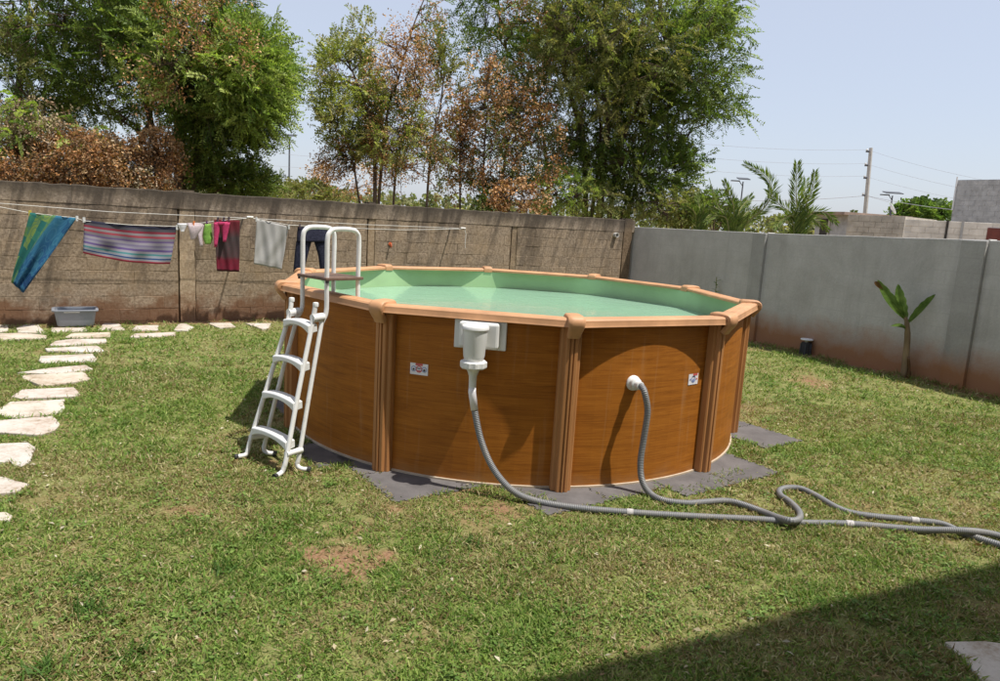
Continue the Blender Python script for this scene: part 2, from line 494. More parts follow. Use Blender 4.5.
# flagstones
m_, nt, bs = newmat('pale_flagstone')
vec = coords(nt, 'Position')
f1 = noise(nt, vec, 4, 8, 0.62, 0.5); f2 = noise(nt, vec, 38, 8, 0.7)
c = ramp(nt, mix(nt, 0.4, f1, f2), [(0.34, (0.22, 0.165, 0.105)), (0.43, (0.38, 0.325, 0.265)), (0.52, (0.49, 0.45, 0.40)), (0.66, (0.56, 0.525, 0.485))])
c = mix(nt, 0.9, c, ramp(nt, obj_rand(nt), [(0, (0.98, 0.90, 0.78)), (0.35, (1, 0.97, 0.92)), (0.65, (1, 0.93, 0.9)), (1, (1, 1, 1))]), 'MULTIPLY')
rm = N(nt, 'ShaderNodeNewGeometry')
nt.links.new(c, bs.inputs['Base Color'])
bs.inputs['Roughness'].default_value = 0.85
bump(nt, bs, f2, 0.5, 0.008)
M['flag'] = m_
M['tub'] = simple('grey_tub_plastic', (0.21, 0.225, 0.255), 0.45, 0.08, 4)
M['wire'] = simple('pale_line', (0.62, 0.60, 0.55), 0.6, 0.1, 10)
M['cable'] = simple('grey_cable', (0.34, 0.34, 0.37), 0.6, 0.1, 4)
M['rod'] = simple('rusty_rod', (0.20, 0.15, 0.11), 0.7, 0.3, 30)
M['concrete'] = simple('pole_concrete', (0.46, 0.44, 0.41), 0.9, 0.15, 6, 0.2)
M['metal'] = simple('dark_metal', (0.07, 0.075, 0.085), 0.5, 0.15, 9)
M['dish'] = simple('pale_dish', (0.7, 0.7, 0.7), 0.5, 0.05, 5)
M['housewall'] = simple('house_render', (0.62, 0.57, 0.50), 0.85, 0.1, 3, 0.2, 'Position')
M['terrace'] = simple('terrace_tiles', (0.42, 0.36, 0.30), 0.6, 0.1, 3, 0.1, 'Position')
M['glass'] = simple('window_pane', (0.05, 0.06, 0.07), 0.08, 0.1, 3)
def cloth(name, stops_, axis=1, interp='CONSTANT', wob=0.02, rough=0.9, extra=None):
    stops = [(p_, tuple(q_*0.54 for q_ in c_)) for p_, c_ in stops_]
    m_, nt, bs = newmat(name)
    tc = N(nt, 'ShaderNodeTexCoord'); sp = N(nt, 'ShaderNodeSeparateXYZ'); nt.links.new(tc.outputs['UV'], sp.inputs[0])
    v = sp.outputs[axis]
    v = math_(nt, 'ADD', v, math_(nt, 'MULTIPLY_ADD', noise(nt, tc.outputs['UV'], 6), wob, -wob/2))
    c = ramp(nt, v, stops, interp)
    if extra: c = extra(nt, tc, c)
    nt.links.new(c, bs.inputs['Base Color'])
    bs.inputs['Roughness'].default_value = rough
    bs.inputs['Specular IOR Level'].default_value = 0.1
    bump(nt, bs, noise(nt, tc.outputs['UV'], 90, 2), 0.3, 0.003)
    return m_

# ------------------------------------------------------------------ ground
RW = [np.array(q) for q in ((2.97, 16.93), (4.811, 13.455), (6.62, 10.04), (8.3, 6.87))]    # right wall, face line
RDV = (RW[3] - RW[0]) / np.linalg.norm(RW[3] - RW[0])
mb = MB()
S = 900
mb.add([(-S,-S,-0.03),(S,-S,-0.03),(S,S,-0.03),(-S,S,-0.03)], [(0,1,2,3)])
tag(mb.build('ground', M['ground']), kind='structure')

BARE = [(350,560,0.28,0.72),(300,545,0.25,0.5),(505,515,0.3,0.52),(590,545,0.2,0.5),(335,545,0.3,0.62),(60,545,0.25,0.5),(430,635,0.25,0.45),
        (700,427,0.2,0.3),(765,470,0.18,0.4),(840,655,0.3,0.5),(45,500,0.25,0.5),(325,600,0.2,0.5),(420,495,0.2,0.5),(290,470,0.3,0.6),
        (640,560,0.25,0.45),(930,470,0.3,0.4),(700,640,0.3,0.4),(215,395,0.4,0.3),(150,560,0.3,0.35)]
def soil_amount(P):
    """0 grass .. 1 bare soil at ground points P (n,2)"""
    P3 = np.c_[P, np.zeros(len(P))]
    s = 0.55*vnoise(P3, 1.1, 1) + 0.35*vnoise(P3, 3.1, 2) + 0.22*vnoise(P3, 8.0, 3)
    s = np.clip((s-0.555)*2.6, 0, 1)*0.78
    for (x, y, r, a) in BARE:
        c_ = G(x, y)[:2]
        d = np.hypot((P[:,0]-c_[0])*0.75, P[:,1]-c_[1]) / r
        s = np.maximum(s, a*np.clip(1.35 - d + 1.5*(vnoise(P3, 6.5, 5)-0.5)+0.9*(vnoise(P3, 17, 7)-0.5), 0, 1))
    # red earth along the walls
    dl = (P[:,0]-W0[0])*WD[1] - (P[:,1]-W0[1])*WD[0]
    dr = -((P[:,0]-RW[0][0])*(-RDV[1]) + (P[:,1]-RW[0][1])*RDV[0])
    for d_, w_ in ((dl, 0.45), (dr, 0.3)):
        s = np.maximum(s, np.clip(1.2 - d_/w_ + 0.6*(vnoise(P3, 4, 6)-0.5), 0, 1))
    return s
def ground_z(P):
    P3 = np.c_[P, np.zeros(len(P))]
    z = 0.028*(vnoise(P3, 1.6, 8)-0.5) + 0.016*(vnoise(P3, 6, 9)-0.5)
    k = np.clip((np.hypot(P[:,0]-PC[0], P[:,1]-PC[1]) - 2.9)/0.5, 0, 1)
    return z*k - 0.004
def dist_in(P):
    dl = (P[:,0]-W0[0])*WD[1] - (P[:,1]-W0[1])*WD[0]
    dr = -((P[:,0]-RW[0][0])*(-RDV[1]) + (P[:,1]-RW[0][1])*RDV[0])
    return dl, dr
# lawn sheet: rows running with the block wall, trimmed at both walls by clamping
st_ = 0.07
xs = np.arange(-12, 9.5, st_); ys = np.arange(0.2, 17.2, st_)
gx, gy = np.meshgrid(xs, ys)
P = np.c_[gx.ravel(), gy.ravel()]
nl = np.array([WD[1], -WD[0]]); nr = -np.array([-RDV[1], RDV[0]])
dl, dr = dist_in(P)
keep_v = (dl > -0.12) & (dr > -0.12)
idx = -np.ones(len(P), int); idx[keep_v] = np.arange(keep_v.sum())
nx_, ny_ = len(xs), len(ys)
q = (np.arange(ny_-1)[:,None]*nx_ + np.arange(nx_-1)[None]).ravel()
fq = np.stack([q, q+1, q+nx_+1, q+nx_], 1)
fq = fq[keep_v[fq].all(1)]
Pk = P[keep_v]
me = bpy.data.meshes.new('lawn')
me.from_pydata(np.c_[Pk, ground_z(Pk)].tolist(), [], idx[fq].tolist())
sa = me.attributes.new('soil', 'FLOAT', 'POINT')
sa.data.foreach_set('value', soil_amount(Pk).astype(np.float32))
me.polygons.foreach_set('use_smooth', [True]*len(me.polygons))
tag(link('lawn', me, M['soil']), kind='structure')

# ------------------------------------------------------------------ block wall
wall = empty('block_wall', (W0[0], W0[1], 0), W_AZ)
tag(wall, 'weathered brown cement block wall with dark stained top behind the washing', 'wall')
WH, U0, U1 = 2.145, -3.2, 12.22
COLS = [(2.60, 0.27), (5.80, 0.16), (8.95, 0.16), (12.02, 0.26)]        # columns: centre along the wall, width
ed_ = [U0] + [c_+s_*w_/2 for c_, w_ in COLS for s_ in (-1, 1)]
for k in range(0, len(ed_)-1, 2):
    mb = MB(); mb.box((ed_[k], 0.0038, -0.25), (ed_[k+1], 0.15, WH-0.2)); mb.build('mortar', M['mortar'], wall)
def block_mesh(L, H, seed, depth=0.06):
    r_ = random.Random(seed); b = MB()
    c = 0.005
    j = lambda: r_.uniform(-0.004, 0.004)
    fr = [(-L/2+c+j(), 0+j()*0.5, -H/2+c+j()), (0+j()*6, j()*0.7, -H/2+c*.6+j()), (L/2-c+j(), j()*0.5, -H/2+c+j()),
          (L/2-c+j(), j()*0.5, H/2-c+j()), (0+j()*6, j()*0.7, H/2-c*.6+j()), (-L/2+c+j(), j()*0.5, H/2-c+j())]
    md = [(-L/2, c, -H/2), (0, c, -H/2), (L/2, c, -H/2), (L/2, c, H/2), (0, c, H/2), (-L/2, c, H/2)]
    bk = [(p_[0], depth, p_[2]) for p_ in md]
    b.add(fr+md+bk, [(0,1,4,5),(1,2,3,4)] + [(6+i, 6+(i+1)%6, (i+1)%6, i) for i in range(6)] + [(12+i, 12+(i+1)%6, 6+(i+1)%6, 6+i) for i in range(6)])
    return b
BH, BL, GAP = 0.2035, 0.435, 0.006
ROWS = 9
variants, halves = [], []
for k in range(9):
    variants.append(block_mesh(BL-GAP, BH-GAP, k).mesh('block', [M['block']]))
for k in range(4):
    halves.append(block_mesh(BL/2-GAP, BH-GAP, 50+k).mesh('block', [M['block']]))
spots = []
edges_ = [U0] + [c_+s_*w_/2 for c_, w_ in COLS for s_ in (-1, 1)] + [U1]
bays = [(edges_[i], edges_[i+1]) for i in range(0, len(edges_)-1, 2)]
rw = random.Random(3)
for (a_, b_) in bays:
    for row in range(ROWS):
        z = row*BH + BH/2 + 0.03
        u = a_ + 0.006
        half = row % 2 == 1
        while u < b_ - 0.09:
            L = BL/2 if half else BL
            half = False
            if u + L > b_ - 0.005: L = b_ - 0.005 - u
            spots.append((u + L/2, z, L)); u += L
def in_view(u, z):
    P_ = np.array([W0[0]+WD[0]*u, W0[1]+WD[1]*u, z])
    x, y, d_ = pix(P_)
    vis = -20 < x < 1020 and 150 < y < 700
    if 283 < x < 765 and y > 290: vis = False         # behind the pool
    return vis, d_
spots.sort(key=lambda s_: (not in_view(s_[0], s_[1])[0], in_view(s_[0], s_[1])[1]))
rest = MB()
for k, (u, z, L) in enumerate(spots):
    yj = rw.uniform(-0.0025, 0.0025)
    if k < 290:
        if abs(L-BL) < 0.01: me = variants[rw.randrange(9)]; sx = 1
        else: me = halves[rw.randrange(4)]; sx = (L-GAP)/(BL/2-GAP)
        o = link('block', me, None, wall, (u, yj, z), (0, rw.uniform(-0.008, 0.008), 0))
        o.scale = (sx, 1, 1)
    else:
        b = block_mesh(L-GAP, BH-GAP, k)
        rest.add([(p_[0]+u, p_[1]+yj, p_[2]+z) for p_ in b.v], b.f)
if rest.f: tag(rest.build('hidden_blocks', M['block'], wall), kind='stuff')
# coping course: larger rough blocks
zc0 = 0.03 + ROWS*BH
u = U0
while u < U1-0.02:
    L = min(rw.uniform(0.55, 0.95), U1-u)
    h = WH - zc0
    b = MB()
    n_ = 5
    tp = [h + rw.uniform(-0.012, 0.008) for _ in range(n_+1)]
    for fy in (-0.008, 0.165):
        pass
    vs_, fs = [], []
    for i in range(n_+1):
        x_ = -L/2 + 0.0012 + (L-0.0024)*i/n_
        vs_ += [(x_, -0.006+rw.uniform(-.004,.004), 0.006), (x_, -0.006+rw.uniform(-.004,.004), tp[i]-0.012), (x_, 0.008, tp[i]), (x_, 0.155, tp[i]-0.004), (x_, 0.162, 0.006)]
    for i in range(n_):
        for k in range(5):
            k2 = (k+1) % 5
            fs.append((i*5+k, (i+1)*5+k, (i+1)*5+k2, i*5+k2))
    fs.append((4,3,2,1,0)[::-1]); fs.append(tuple(n_*5+k for k in range(5))[::-1])
    b.add(vs_, fs)
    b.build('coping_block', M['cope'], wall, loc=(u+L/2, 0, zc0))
    u += L
# columns cast between the bays, with ragged edges
for ci, (c_, w_) in enumerate(COLS):
    b = MB()
    zs = np.linspace(-0.2, WH+0.03, 24)
    front = (-0.012, 0.014, 0.014, -0.012)[ci]
    gl, gr = ((0.028, 0.010), (0.026, 0.004), (0.034, 0.004), (0.020, 0.004))[ci]
    vs_, fs = [], []
    for z in zs:
        jag = 0.013 if (ci == 0 and z > 1.05) else 0.006
        y_ = front + rw.uniform(-.003, .003) + (0.018 if ci == 0 and z > 1.05 else 0)
        l_ = c_-w_/2+gl+rw.uniform(-jag, jag); r_ = c_+w_/2-gr+rw.uniform(-jag, jag)
        bl, br_ = c_-w_/2-0.002, c_+w_/2+0.002
        vs_ += [(l_, y_, z), (r_, y_, z), (r_, 0.07, z), (br_, 0.07, z), (br_, 0.17, z), (bl, 0.17, z), (bl, 0.07, z), (l_, 0.07, z)]
    for i in range(len(zs)-1):
        for k in range(8):
            fs.append((i*8+k, i*8+(k+1)%8, (i+1)*8+(k+1)%8, (i+1)*8+k))
    fs.append(tuple(range(8))[::-1]); e = (len(zs)-1)*8; fs.append(tuple(range(e, e+8)))
    b.add(vs_, fs)
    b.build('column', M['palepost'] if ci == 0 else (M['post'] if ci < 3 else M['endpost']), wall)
# red hook and a stub of pipe in the wall
u, z = on_wall(390, 244)
b = MB(); b.lathe([(0.035, -0.004), (0.035, 0.006)], n=12)
b.tube(spline([(0.0, 0, 0.0), (0.0, 0, 0.05), (0.0, -0.05, 0.06), (0, -0.06, 0.03)], 5), 0.012, 8)
b.build('hook', simple('orange_hook', (0.55, 0.12, 0.04), 0.5), wall, loc=(u, -0.008, z), rot=(R(90), 0, 0))
u, z = on_wall(615, 235)
b = MB(); b.lathe([(0.055, 0), (0.055, 0.09), (0.043, 0.09), (0.043, 0.01), (0.01, 0.01)], n=16)
b.build('pipe_stub', M['concrete'], wall, loc=(u, 0.005, z), rot=(R(90), 0, 0))

# ------------------------------------------------------------------ rendered wall on the right
rwall = empty('rendered_wall', (RW[0][0], RW[0][1], 0))
tag(rwall, 'smooth grey cement rendered wall with red earth splash along its foot', 'wall')
nrm = np.array([RDV[1], -RDV[0]])          # into the yard is -nrm
if nrm @ (PC - RW[0]) > 0: nrm = -nrm
def rpt(s, off, z): 
    p_ = RDV*s + nrm*off
    return (p_[0], p_[1], z)
ss = [-0.16] + [float((q - RW[0]) @ RDV) for q in RW[1:3]] + [float((RW[3]-RW[0]) @ RDV) + 2.0]
hs = [1.995, 2.03, 2.105, 2.14]
for i in range(3):
    s0, s1 = ss[i], ss[i+1]-0.006
    b = MB(); off = 0.0 if i == 0 else (0.012 if i == 1 else 0.025)
    K = 8
    vs_, fs = [], []
    for k in range(K+1):
        s = s0 + (s1-s0)*k/K; h = hs[i] + (hs[i+1]-hs[i])*k/K + random.uniform(-.004, .004)
        vs_ += [rpt(s, off, -0.25), rpt(s, off, h), rpt(s, off+0.16, h), rpt(s, off+0.16, -0.25)]
    for k in range(K):
        for j in range(4): fs.append((k*4+j, (k+1)*4+j, (k+1)*4+(j+1)%4, k*4+(j+1)%4))
    fs += [(3,2,1,0), tuple(K*4+j for j in range(4))]
    b.add(vs_, fs); b.build('wall_panel', M['plaster'], rwall, bevel=0.01)
    if i < 2:                               # pilaster just before each joint
        w_ = 0.34 if i == 1 else 0.30
        b = MB()
        a0, a1, h = s1-w_, s1+0.002, hs[i+1]-0.012
        f0 = off-0.055
        vs_ = [rpt(a0, f0, -0.25), rpt(a1, f0, -0.25), rpt(a1, off+0.01, -0.25), rpt(a0, off+0.01, -0.25)]
        vs_ += [(p_[0], p_[1], h) for p_ in vs_]
        b.add(vs_, [(0,3,2,1),(4,5,6,7),(0,1,5,4),(1,2,6,5),(2,3,7,6),(3,0,4,7)])
        b.build('pilaster', M['pilaster'], rwall, bevel=0.008)

# ------------------------------------------------------------------ the house behind the viewer: its roof edge shades the lower right of the lawn
HR = 5.8
k_ = HR/math.tan(SUN_EL)
sx_, sy_ = math.cos(SUN_AZ)*k_, math.sin(SUN_AZ)*k_
e0 = G(560, 681)[:2] + [sx_, sy_]; e1 = G(1000, 567)[:2] + [sx_, sy_]
ed = (e1-e0)/np.linalg.norm(e1-e0); h_az = math.atan2(ed[1], ed[0])
house = empty('house', (e0[0], e0[1], 0), h_az)
tag(house, 'house with a flat roof whose edge shades the lower right of the lawn', 'house')
mb = MB(); mb.box((-6, -2.9, HR), (8.5, 0, HR+0.18)); mb.build('roof', M['housewall'], house)
mb = MB(); mb.box((-6, -2.8, -0.1), (8.5, -2.6, HR)); mb.build('wall', M['housewall'], house)
for x_ in (-5.7, 8.2):
    mb = MB(); mb.box((x_-0.13, -0.5, -0.1), (x_+0.13, -0.24, HR)); mb.build('pillar', M['housewall'], house)
for x_ in (-3.5, 0.5, 4.5):
    mb = MB(); mb.box((x_-0.6, -2.595, 0.9), (x_+0.6, -2.54, 2.1)); w_ = mb.build('window', M['white'], house)
    mb = MB(); mb.box((x_-0.52, -2.538, 0.98), (x_+0.52, -2.53, 2.02)); mb.build('pane', M['glass'], w_)
mb = MB()
c0, s0 = math.cos(h_az), math.sin(h_az)
q = [(e0[0]+c0*x_-s0*y_, e0[1]+s0*x_+c0*y_) for x_, y_ in ((-6,-2.9),(8.5,-2.9),(8.5,-1.1),(-6,-1.1))]
mb.prism(q, -0.1, 0.12); tag(mb.build('terrace_floor', M['terrace']), kind='structure')

# ------------------------------------------------------------------ the pool
pool = empty('above_ground_pool', (PC[0], PC[1], 0))
tag(pool, 'round above ground pool with wood print wall and terracotta rim', 'pool')
RWALL, ZT = 2.262, 1.30
def pol(r, a, z): return (r*math.cos(a), r*math.sin(a), z)
A = [PH0 + i*2*math.pi/NP for i in range(NP)]
for i in range(NP):                                        # wall panels
    b = MB(); K = 12
    a0, a1 = A[i], A[i]+2*math.pi/NP
    for k in range(K):
        t0, t1 = a0+(a1-a0)*k/K, a0+(a1-a0)*(k+1)/K
        u0, u1 = (t0-PH0)*RWALL+i*3.7, (t1-PH0)*RWALL+i*3.7
        b.add([pol(RWALL, t0, 0.012), pol(RWALL, t1, 0.012), pol(RWALL, t1, ZT), pol(RWALL, t0, ZT)], [(0,1,2,3)],
              [[(u0, 0), (u1, 0), (u1, ZT), (u0, ZT)]])
        b.add([pol(RWALL-0.012, t0, 0.012), pol(RWALL-0.012, t1, 0.012), pol(RWALL-0.012, t1, ZT), pol(RWALL-0.012, t0, ZT)], [(3,2,1,0)],
              [[(u0, ZT), (u1, ZT), (u1, 0), (u0, 0)]])
    b.build('wall_panel', M['wood'], pool, smooth=True)
# bottom track
b = MB(); K = 120; vs_, fs = [], []
for k in range(K):
    a = 2*math.pi*k/K
    vs_ += [pol(2.276, a, 0.007), pol(2.276, a, 0.021), pol(2.25, a, 0.024), pol(2.25, a, 0.007)]
for k in range(K):
    for j in range(4):
        k2 = (k+1) % K; j2 = (j+1) % 4
        fs.append((k*4+j, k2*4+j, k2*4+j2, k*4+j2))
b.add(vs_, fs); b.build('bottom_track', M['track'], pool)
# liner and water
b = MB(); vs_, fs = [], []; K = 96
for k in range(K):
    a = 2*math.pi*k/K
    vs_ += [pol(2.245, a, ZT-0.005), pol(2.235, a, 0.6)]
for k in range(K):
    k2 = (k+1) % K
    fs.append((k*2, k*2+1, k2*2+1, k2*2))
b.add(vs_, fs); b.build('liner', M['liner'], pool, smooth=True)
b = MB(); ZW = 1.085
rr = np.linspace(0, 2.24, 24); vs_ = [(0, 0, 0)]; fs = []
for r_ in rr[1:]:
    for k in range(K): vs_.append(pol(r_, 2*math.pi*k/K, 0))
for k in range(K): fs.append((0, 1+k, 1+(k+1)%K))
for i in range(len(rr)-2):
    for k in range(K):
        k2 = (k+1) % K; o_ = 1+i*K
        fs.append((o_+k, o_+K+k, o_+K+k2, o_+k2))
b.add(vs_, fs); b.build('water', M['water'], pool, smooth=True, loc=(0, 0, ZW))
# ledges: straight from post to post, with a grooved top and a turned-down lip (apothem, height)
c18 = math.cos(math.pi/NP)
PROF = [(2.148, 1.300), (2.148, 1.322), (2.158, 1.331), (2.190, 1.334), (2.196, 1.330), (2.202, 1.334), (2.252, 1.337), (2.258, 1.332), (2.264, 1.337),
        (2.288, 1.334), (2.300, 1.322), (2.302, 1.308), (2.306, 1.288), (2.310, 1.276), (2.304, 1.272), (2.294, 1.290), (2.250, 1.298)]
for i in range(NP):
    b = MB(); n_ = len(PROF); vs_, fs = [], []
    e_ = 0.012
    for a, sgn in ((A[i], 1), (A[i]+2*math.pi/NP, -1)):
        for (ap, z) in PROF:
            p_ = np.array(pol(ap/c18, a, z)); t_ = np.array([-math.sin((A[i]+math.pi/NP)), math.cos(A[i]+math.pi/NP), 0])
            vs_.append(tuple(p_ + t_*sgn*e_))
    for k in range(n_):
        k2 = (k+1) % n_
        fs.append((k, k2, n_+k2, n_+k))
    fs += [tuple(range(n_-1, -1, -1)), tuple(range(n_, 2*n_))]
    b.add(vs_, fs); b.build('ledge', M['ledge'], pool)
# posts: fluted section, and a saddle cap over the ledge joint
def post_section(s=1.0, d=1.0):
    hw = 0.078*s
    pts = [(-hw, 0.0), (-hw, 0.050*d), (-hw+0.008, 0.060*d), (-0.050*s, 0.064*d), (-0.046*s, 0.086*d), (-0.040*s, 0.092*d), (-0.020*s, 0.094*d), (-0.016*s, 0.084*d),
           (-0.010*s, 0.084*d), (-0.007*s, 0.100*d), (0.007*s, 0.100*d), (0.010*s, 0.084*d), (0.016*s, 0.084*d), (0.020*s, 0.094*d), (0.040*s, 0.092*d), (0.046*s, 0.086*d),
           (0.050*s, 0.064*d), (hw-0.008, 0.060*d), (hw, 0.050*d), (hw, 0.0)]
    return pts                                        # (tangential, outward)
pm = None
for i in range(NP):
    if pm is None:
        b = MB(); vs_, fs = [], []; secs = [(0.008, 1, 1), (0.6, 1, 1), (1.205, 1.0, 1.0), (1.275, 1.0, 1.0)]
        for (z, s, d) in secs:
            for (t, o_) in post_section(s, d): vs_.append((RWALL-0.0005+o_ if o_ else RWALL+0.0004, t, z))
        n_ = len(post_section())
        for k in range(len(secs)-1):
            for j in range(n_):
                j2 = (j+1) % n_
                fs.append((k*n_+j2, k*n_+j, (k+1)*n_+j, (k+1)*n_+j2))
        fs += [tuple(range(n_)), tuple(range((len(secs)-1)*n_, len(secs)*n_))[::-1]]
        b.add(vs_, fs); pm = b.mesh('post', [M['resin']])
        # cap: arch section swept over the ledge from the inner side to below the outer lip
        b = MB(); path = [(2.235, 1.318, 0.060), (2.245, 1.342, 0.062), (2.270, 1.350, 0.064), (2.33, 1.350, 0.066), (2.385, 1.349, 0.069), (2.412, 1.345, 0.071),
                          (2.430, 1.330, 0.072), (2.436, 1.308, 0.071), (2.432, 1.282, 0.067), (2.412, 1.250, 0.060), (2.390, 1.225, 0.056), (2.372, 1.195, 0.054)]
        vs_, fs = [], []
        for k, (r_, z, hw) in enumerate(path):
            p0 = path[max(k-1, 0)]; p1 = path[min(k+1, len(path)-1)]
            tr, tz = p1[0]-p0[0], p1[1]-p0[1]; l_ = math.hypot(tr, tz); nr_, nz_ = -tz/l_, tr/l_
            if k < 2: nr_, nz_ = 0.0, 1.0
            th = 0.012
            for (tt, hh) in ((-1, -0.028), (-1, 0.002), (-0.82, th*0.9), (-0.45, th), (0, th*1.05), (0.45, th), (0.82, th*0.9), (1, 0.002), (1, -0.028)):
                vs_.append((r_+nr_*hh, hw*0.88*tt, z+nz_*hh))
        for k in range(len(path)-1):
            for j in range(9):
                j2 = (j+1) % 9
                fs.append((k*9+j, (k+1)*9+j, (k+1)*9+j2, k*9+j2))
        fs += [tuple(range(9)), tuple(range((len(path)-1)*9, len(path)*9))[::-1]]
        b.add(vs_, fs); cm = b.mesh('post_cap', [M['ledge']], smooth=True); cm.set_sharp_from_angle(angle=R(50))
    p_ = link('post', pm, None, pool, rot=(0, 0, A[i]))
    link('post_cap', cm, None, p_)

# skimmer: local x outward from the wall, y along it
SK_A = R(-98.0)
sk = empty('skimmer', (0, 0, 0), SK_A); sk.parent = pool
b = MB()                                              # flanged box on the wall
r0 = RWALL
b.box((r0-0.02, -0.175, 1.055), (r0+0.018, 0.215, 1.272)); 
b.build('faceplate', M['white'], sk, bevel=0.006)
b = MB(); b.box((r0+0.010, -0.13, 1.070), (r0+0.085, 0.165, 1.262)); b.build('housing', M['white'], sk, bevel=0.018)
b = MB(); b.lathe([(0.058, 0.985), (0.070, 1.00), (0.078, 1.03), (0.090, 1.20), (0.093, 1.222), (0.100, 1.226), (0.100, 1.240), (0.094, 1.250), (0.05, 1.254)], (r0+0.150, 0.005, 0), 32)
b.build('basket_cover', M['white'], sk, smooth=True, sharp=35)
b = MB(); b.box((r0+0.06, -0.065, 1.06), (r0+0.13, 0.075, 1.215)); b.build('throat', M['white'], sk, bevel=0.012)
b = MB(); prof = []
n_ = 40; vs_, fs = [], []
for (r_, z) in ((0.062, 0.995), (0.088, 0.992), (0.094, 0.985), (0.094, 0.950), (0.088, 0.940), (0.055, 0.932)):
    for k in range(n_):
        a = 2*math.pi*k/n_; rr_ = r_*(1.045 if (k//2) % 2 else 0.985)
        vs_.append((r0+0.150+rr_*math.cos(a), 0.005+rr_*math.sin(a), z))
for i in range(5):
    for k in range(n_):
        fs.append((i*n_+(k+1)%n_, i*n_+k, (i+1)*n_+k, (i+1)*n_+(k+1)%n_))
fs += [tuple(range(n_))[::-1], tuple(range(5*n_, 6*n_))]
b.add(vs_, fs); b.build('collar', M['white'], sk)
b = MB(); b.lathe([(0.055, 0.935), (0.042, 0.915), (0.030, 0.88), (0.027, 0.80), (0.027, 0.765)][::-1], (r0+0.150, 0.005, 0), 20)
b.build('adapter', M['white'], sk, smooth=True, sharp=40)

# return fitting
RF_A, RF_Z = R(-66.8), 0.83
b = MB(); b.lathe([(0.060, RWALL-0.004), (0.060, RWALL+0.010), (0.052, RWALL+0.016), (0.047, RWALL+0.02), (0.047, RWALL+0.052), (0.041, RWALL+0.058), (0.032, RWALL+0.06), (0.032, RWALL+0.105), (0.024, RWALL+0.108)], (0, 0, 0), 18, axis='x')
o = b.build('return_fitting', M['white'], pool, smooth=True, sharp=35, loc=(0, 0, RF_Z), rot=(0, 0, RF_A))

# stickers: white with coloured warning pictograms
M['st_red'] = simple('sticker_red', (0.55, 0.10, 0.10), 0.5, 0.1)
M['st_blue'] = simple('sticker_blue', (0.22, 0.27, 0.5), 0.5, 0.1)
M['st_black'] = simple('sticker_black', (0.06, 0.05, 0.06), 0.5, 0.1)
def sticker(ang, z, w_, h_, icons):
    def pt(t, v, lift):
        a = ang + t/RWALL
        return pol(RWALL+lift, a, z+v)
    def patch(b, t0, t1, v0, v1, lift, K=4):
        for k in range(K):
            ta, tb = t0+(t1-t0)*k/K, t0+(t1-t0)*(k+1)/K
            b.add([pt(ta, v0, lift), pt(tb, v0, lift), pt(tb, v1, lift), pt(ta, v1, lift)], [(0,1,2,3)])
    b = MB(); patch(b, -w_/2, w_/2, -h_/2, h_/2, 0.003)
    st = b.build('sticker', M['tape'], pool)
    for (kind, t, v, s, mt) in icons:
        b = MB()
        if kind == 'ring':
            for k in range(14):
                a, a2 = 2*math.pi*k/14, 2*math.pi*(k+1)/14
                b.add([pt(t+s*math.cos(x_)*q_, v+s*math.sin(x_)*q_, 0.0042) for x_, q_ in ((a,0.72),(a,1),(a2,1),(a2,0.72))], [(0,1,2,3)])
        elif kind == 'dot':
            b.add([pt(t+s*math.cos(2*math.pi*k/10), v+s*math.sin(2*math.pi*k/10), 0.0052) for k in range(10)], [tuple(range(10))])
        else:
            patch(b, t-s, t+s, v-s*0.28, v+s*0.28, 0.0048)
        b.build('pictogram', M[mt], st)
sticker(R(-109.4), 0.851, 0.150, 0.088, [('ring', -0.045, 0, 0.022, 'st_blue'), ('dot', -0.045, -0.003, 0.009, 'st_black'), ('ring', 0, 0, 0.027, 'st_red'), ('bar', 0, 0.006, 0.014, 'st_black'),
        ('bar', 0, -0.012, 0.014, 'st_red'), ('ring', 0.045, 0, 0.022, 'st_blue'), ('dot', 0.045, -0.004, 0.010, 'st_black'), ('bar', 0.0, 0.036, 0.03, 'st_red')])
sticker(R(-50.4), 0.817, 0.125, 0.090, [('ring', 0.0, 0, 0.030, 'st_blue'), ('dot', 0, -0.008, 0.014, 'st_blue'), ('bar', 0, 0.022, 0.016, 'st_black'), ('dot', -0.042, 0, 0.008, 'st_blue'), ('dot', 0.042, 0, 0.008, 'st_red'), ('bar', 0.02, 0.038, 0.03, 'st_red')])

# ------------------------------------------------------------------ foam mats under the pool
e1_, e2_ = np.array([math.cos(R(35)), math.sin(R(35))]), np.array([math.cos(R(-55)), math.sin(R(-55))])
C0 = G(395, 503)[:2]
fm = empty('foam_mat', (PC[0], PC[1], 0))
tag(fm, 'dark grey interlocking foam mat laid under the pool', 'foam mat')
T = 0.60
def tile_outline():
    pts = []; n_ = 15; s_ = T/n_
    def edge(p0, d, n, ph):
        for k in range(n_):
            dep = 0.011 if (k % 2 == ph) else -0.011
            if k in (0, n_-1): dep = 0
            a = p0 + d*(k*s_+0.004); b_ = p0 + d*((k+1)*s_-0.004)
            pts.append(a + n*dep); pts.append(b_ + n*dep)
    h = T/2 - 0.004
    edge(np.array([-h, -h]), np.array([1., 0]), np.array([0, -1.]), 0)
    edge(np.array([h, -h]), np.array([0., 1]), np.array([1., 0]), 0)
    edge(np.array([h, h]), np.array([-1., 0]), np.array([0, 1.]), 1)
    edge(np.array([-h, h]), np.array([0., -1]), np.array([-1., 0]), 1)
    return [tuple(p_) for p_ in pts]
b = MB(); b.prism(tile_outline(), 0.0, 0.011); tile_me = b.mesh('tile', [M['mat']])
TILES = []
hT = e2_*(-T/2); hE = e1_*(T/2)
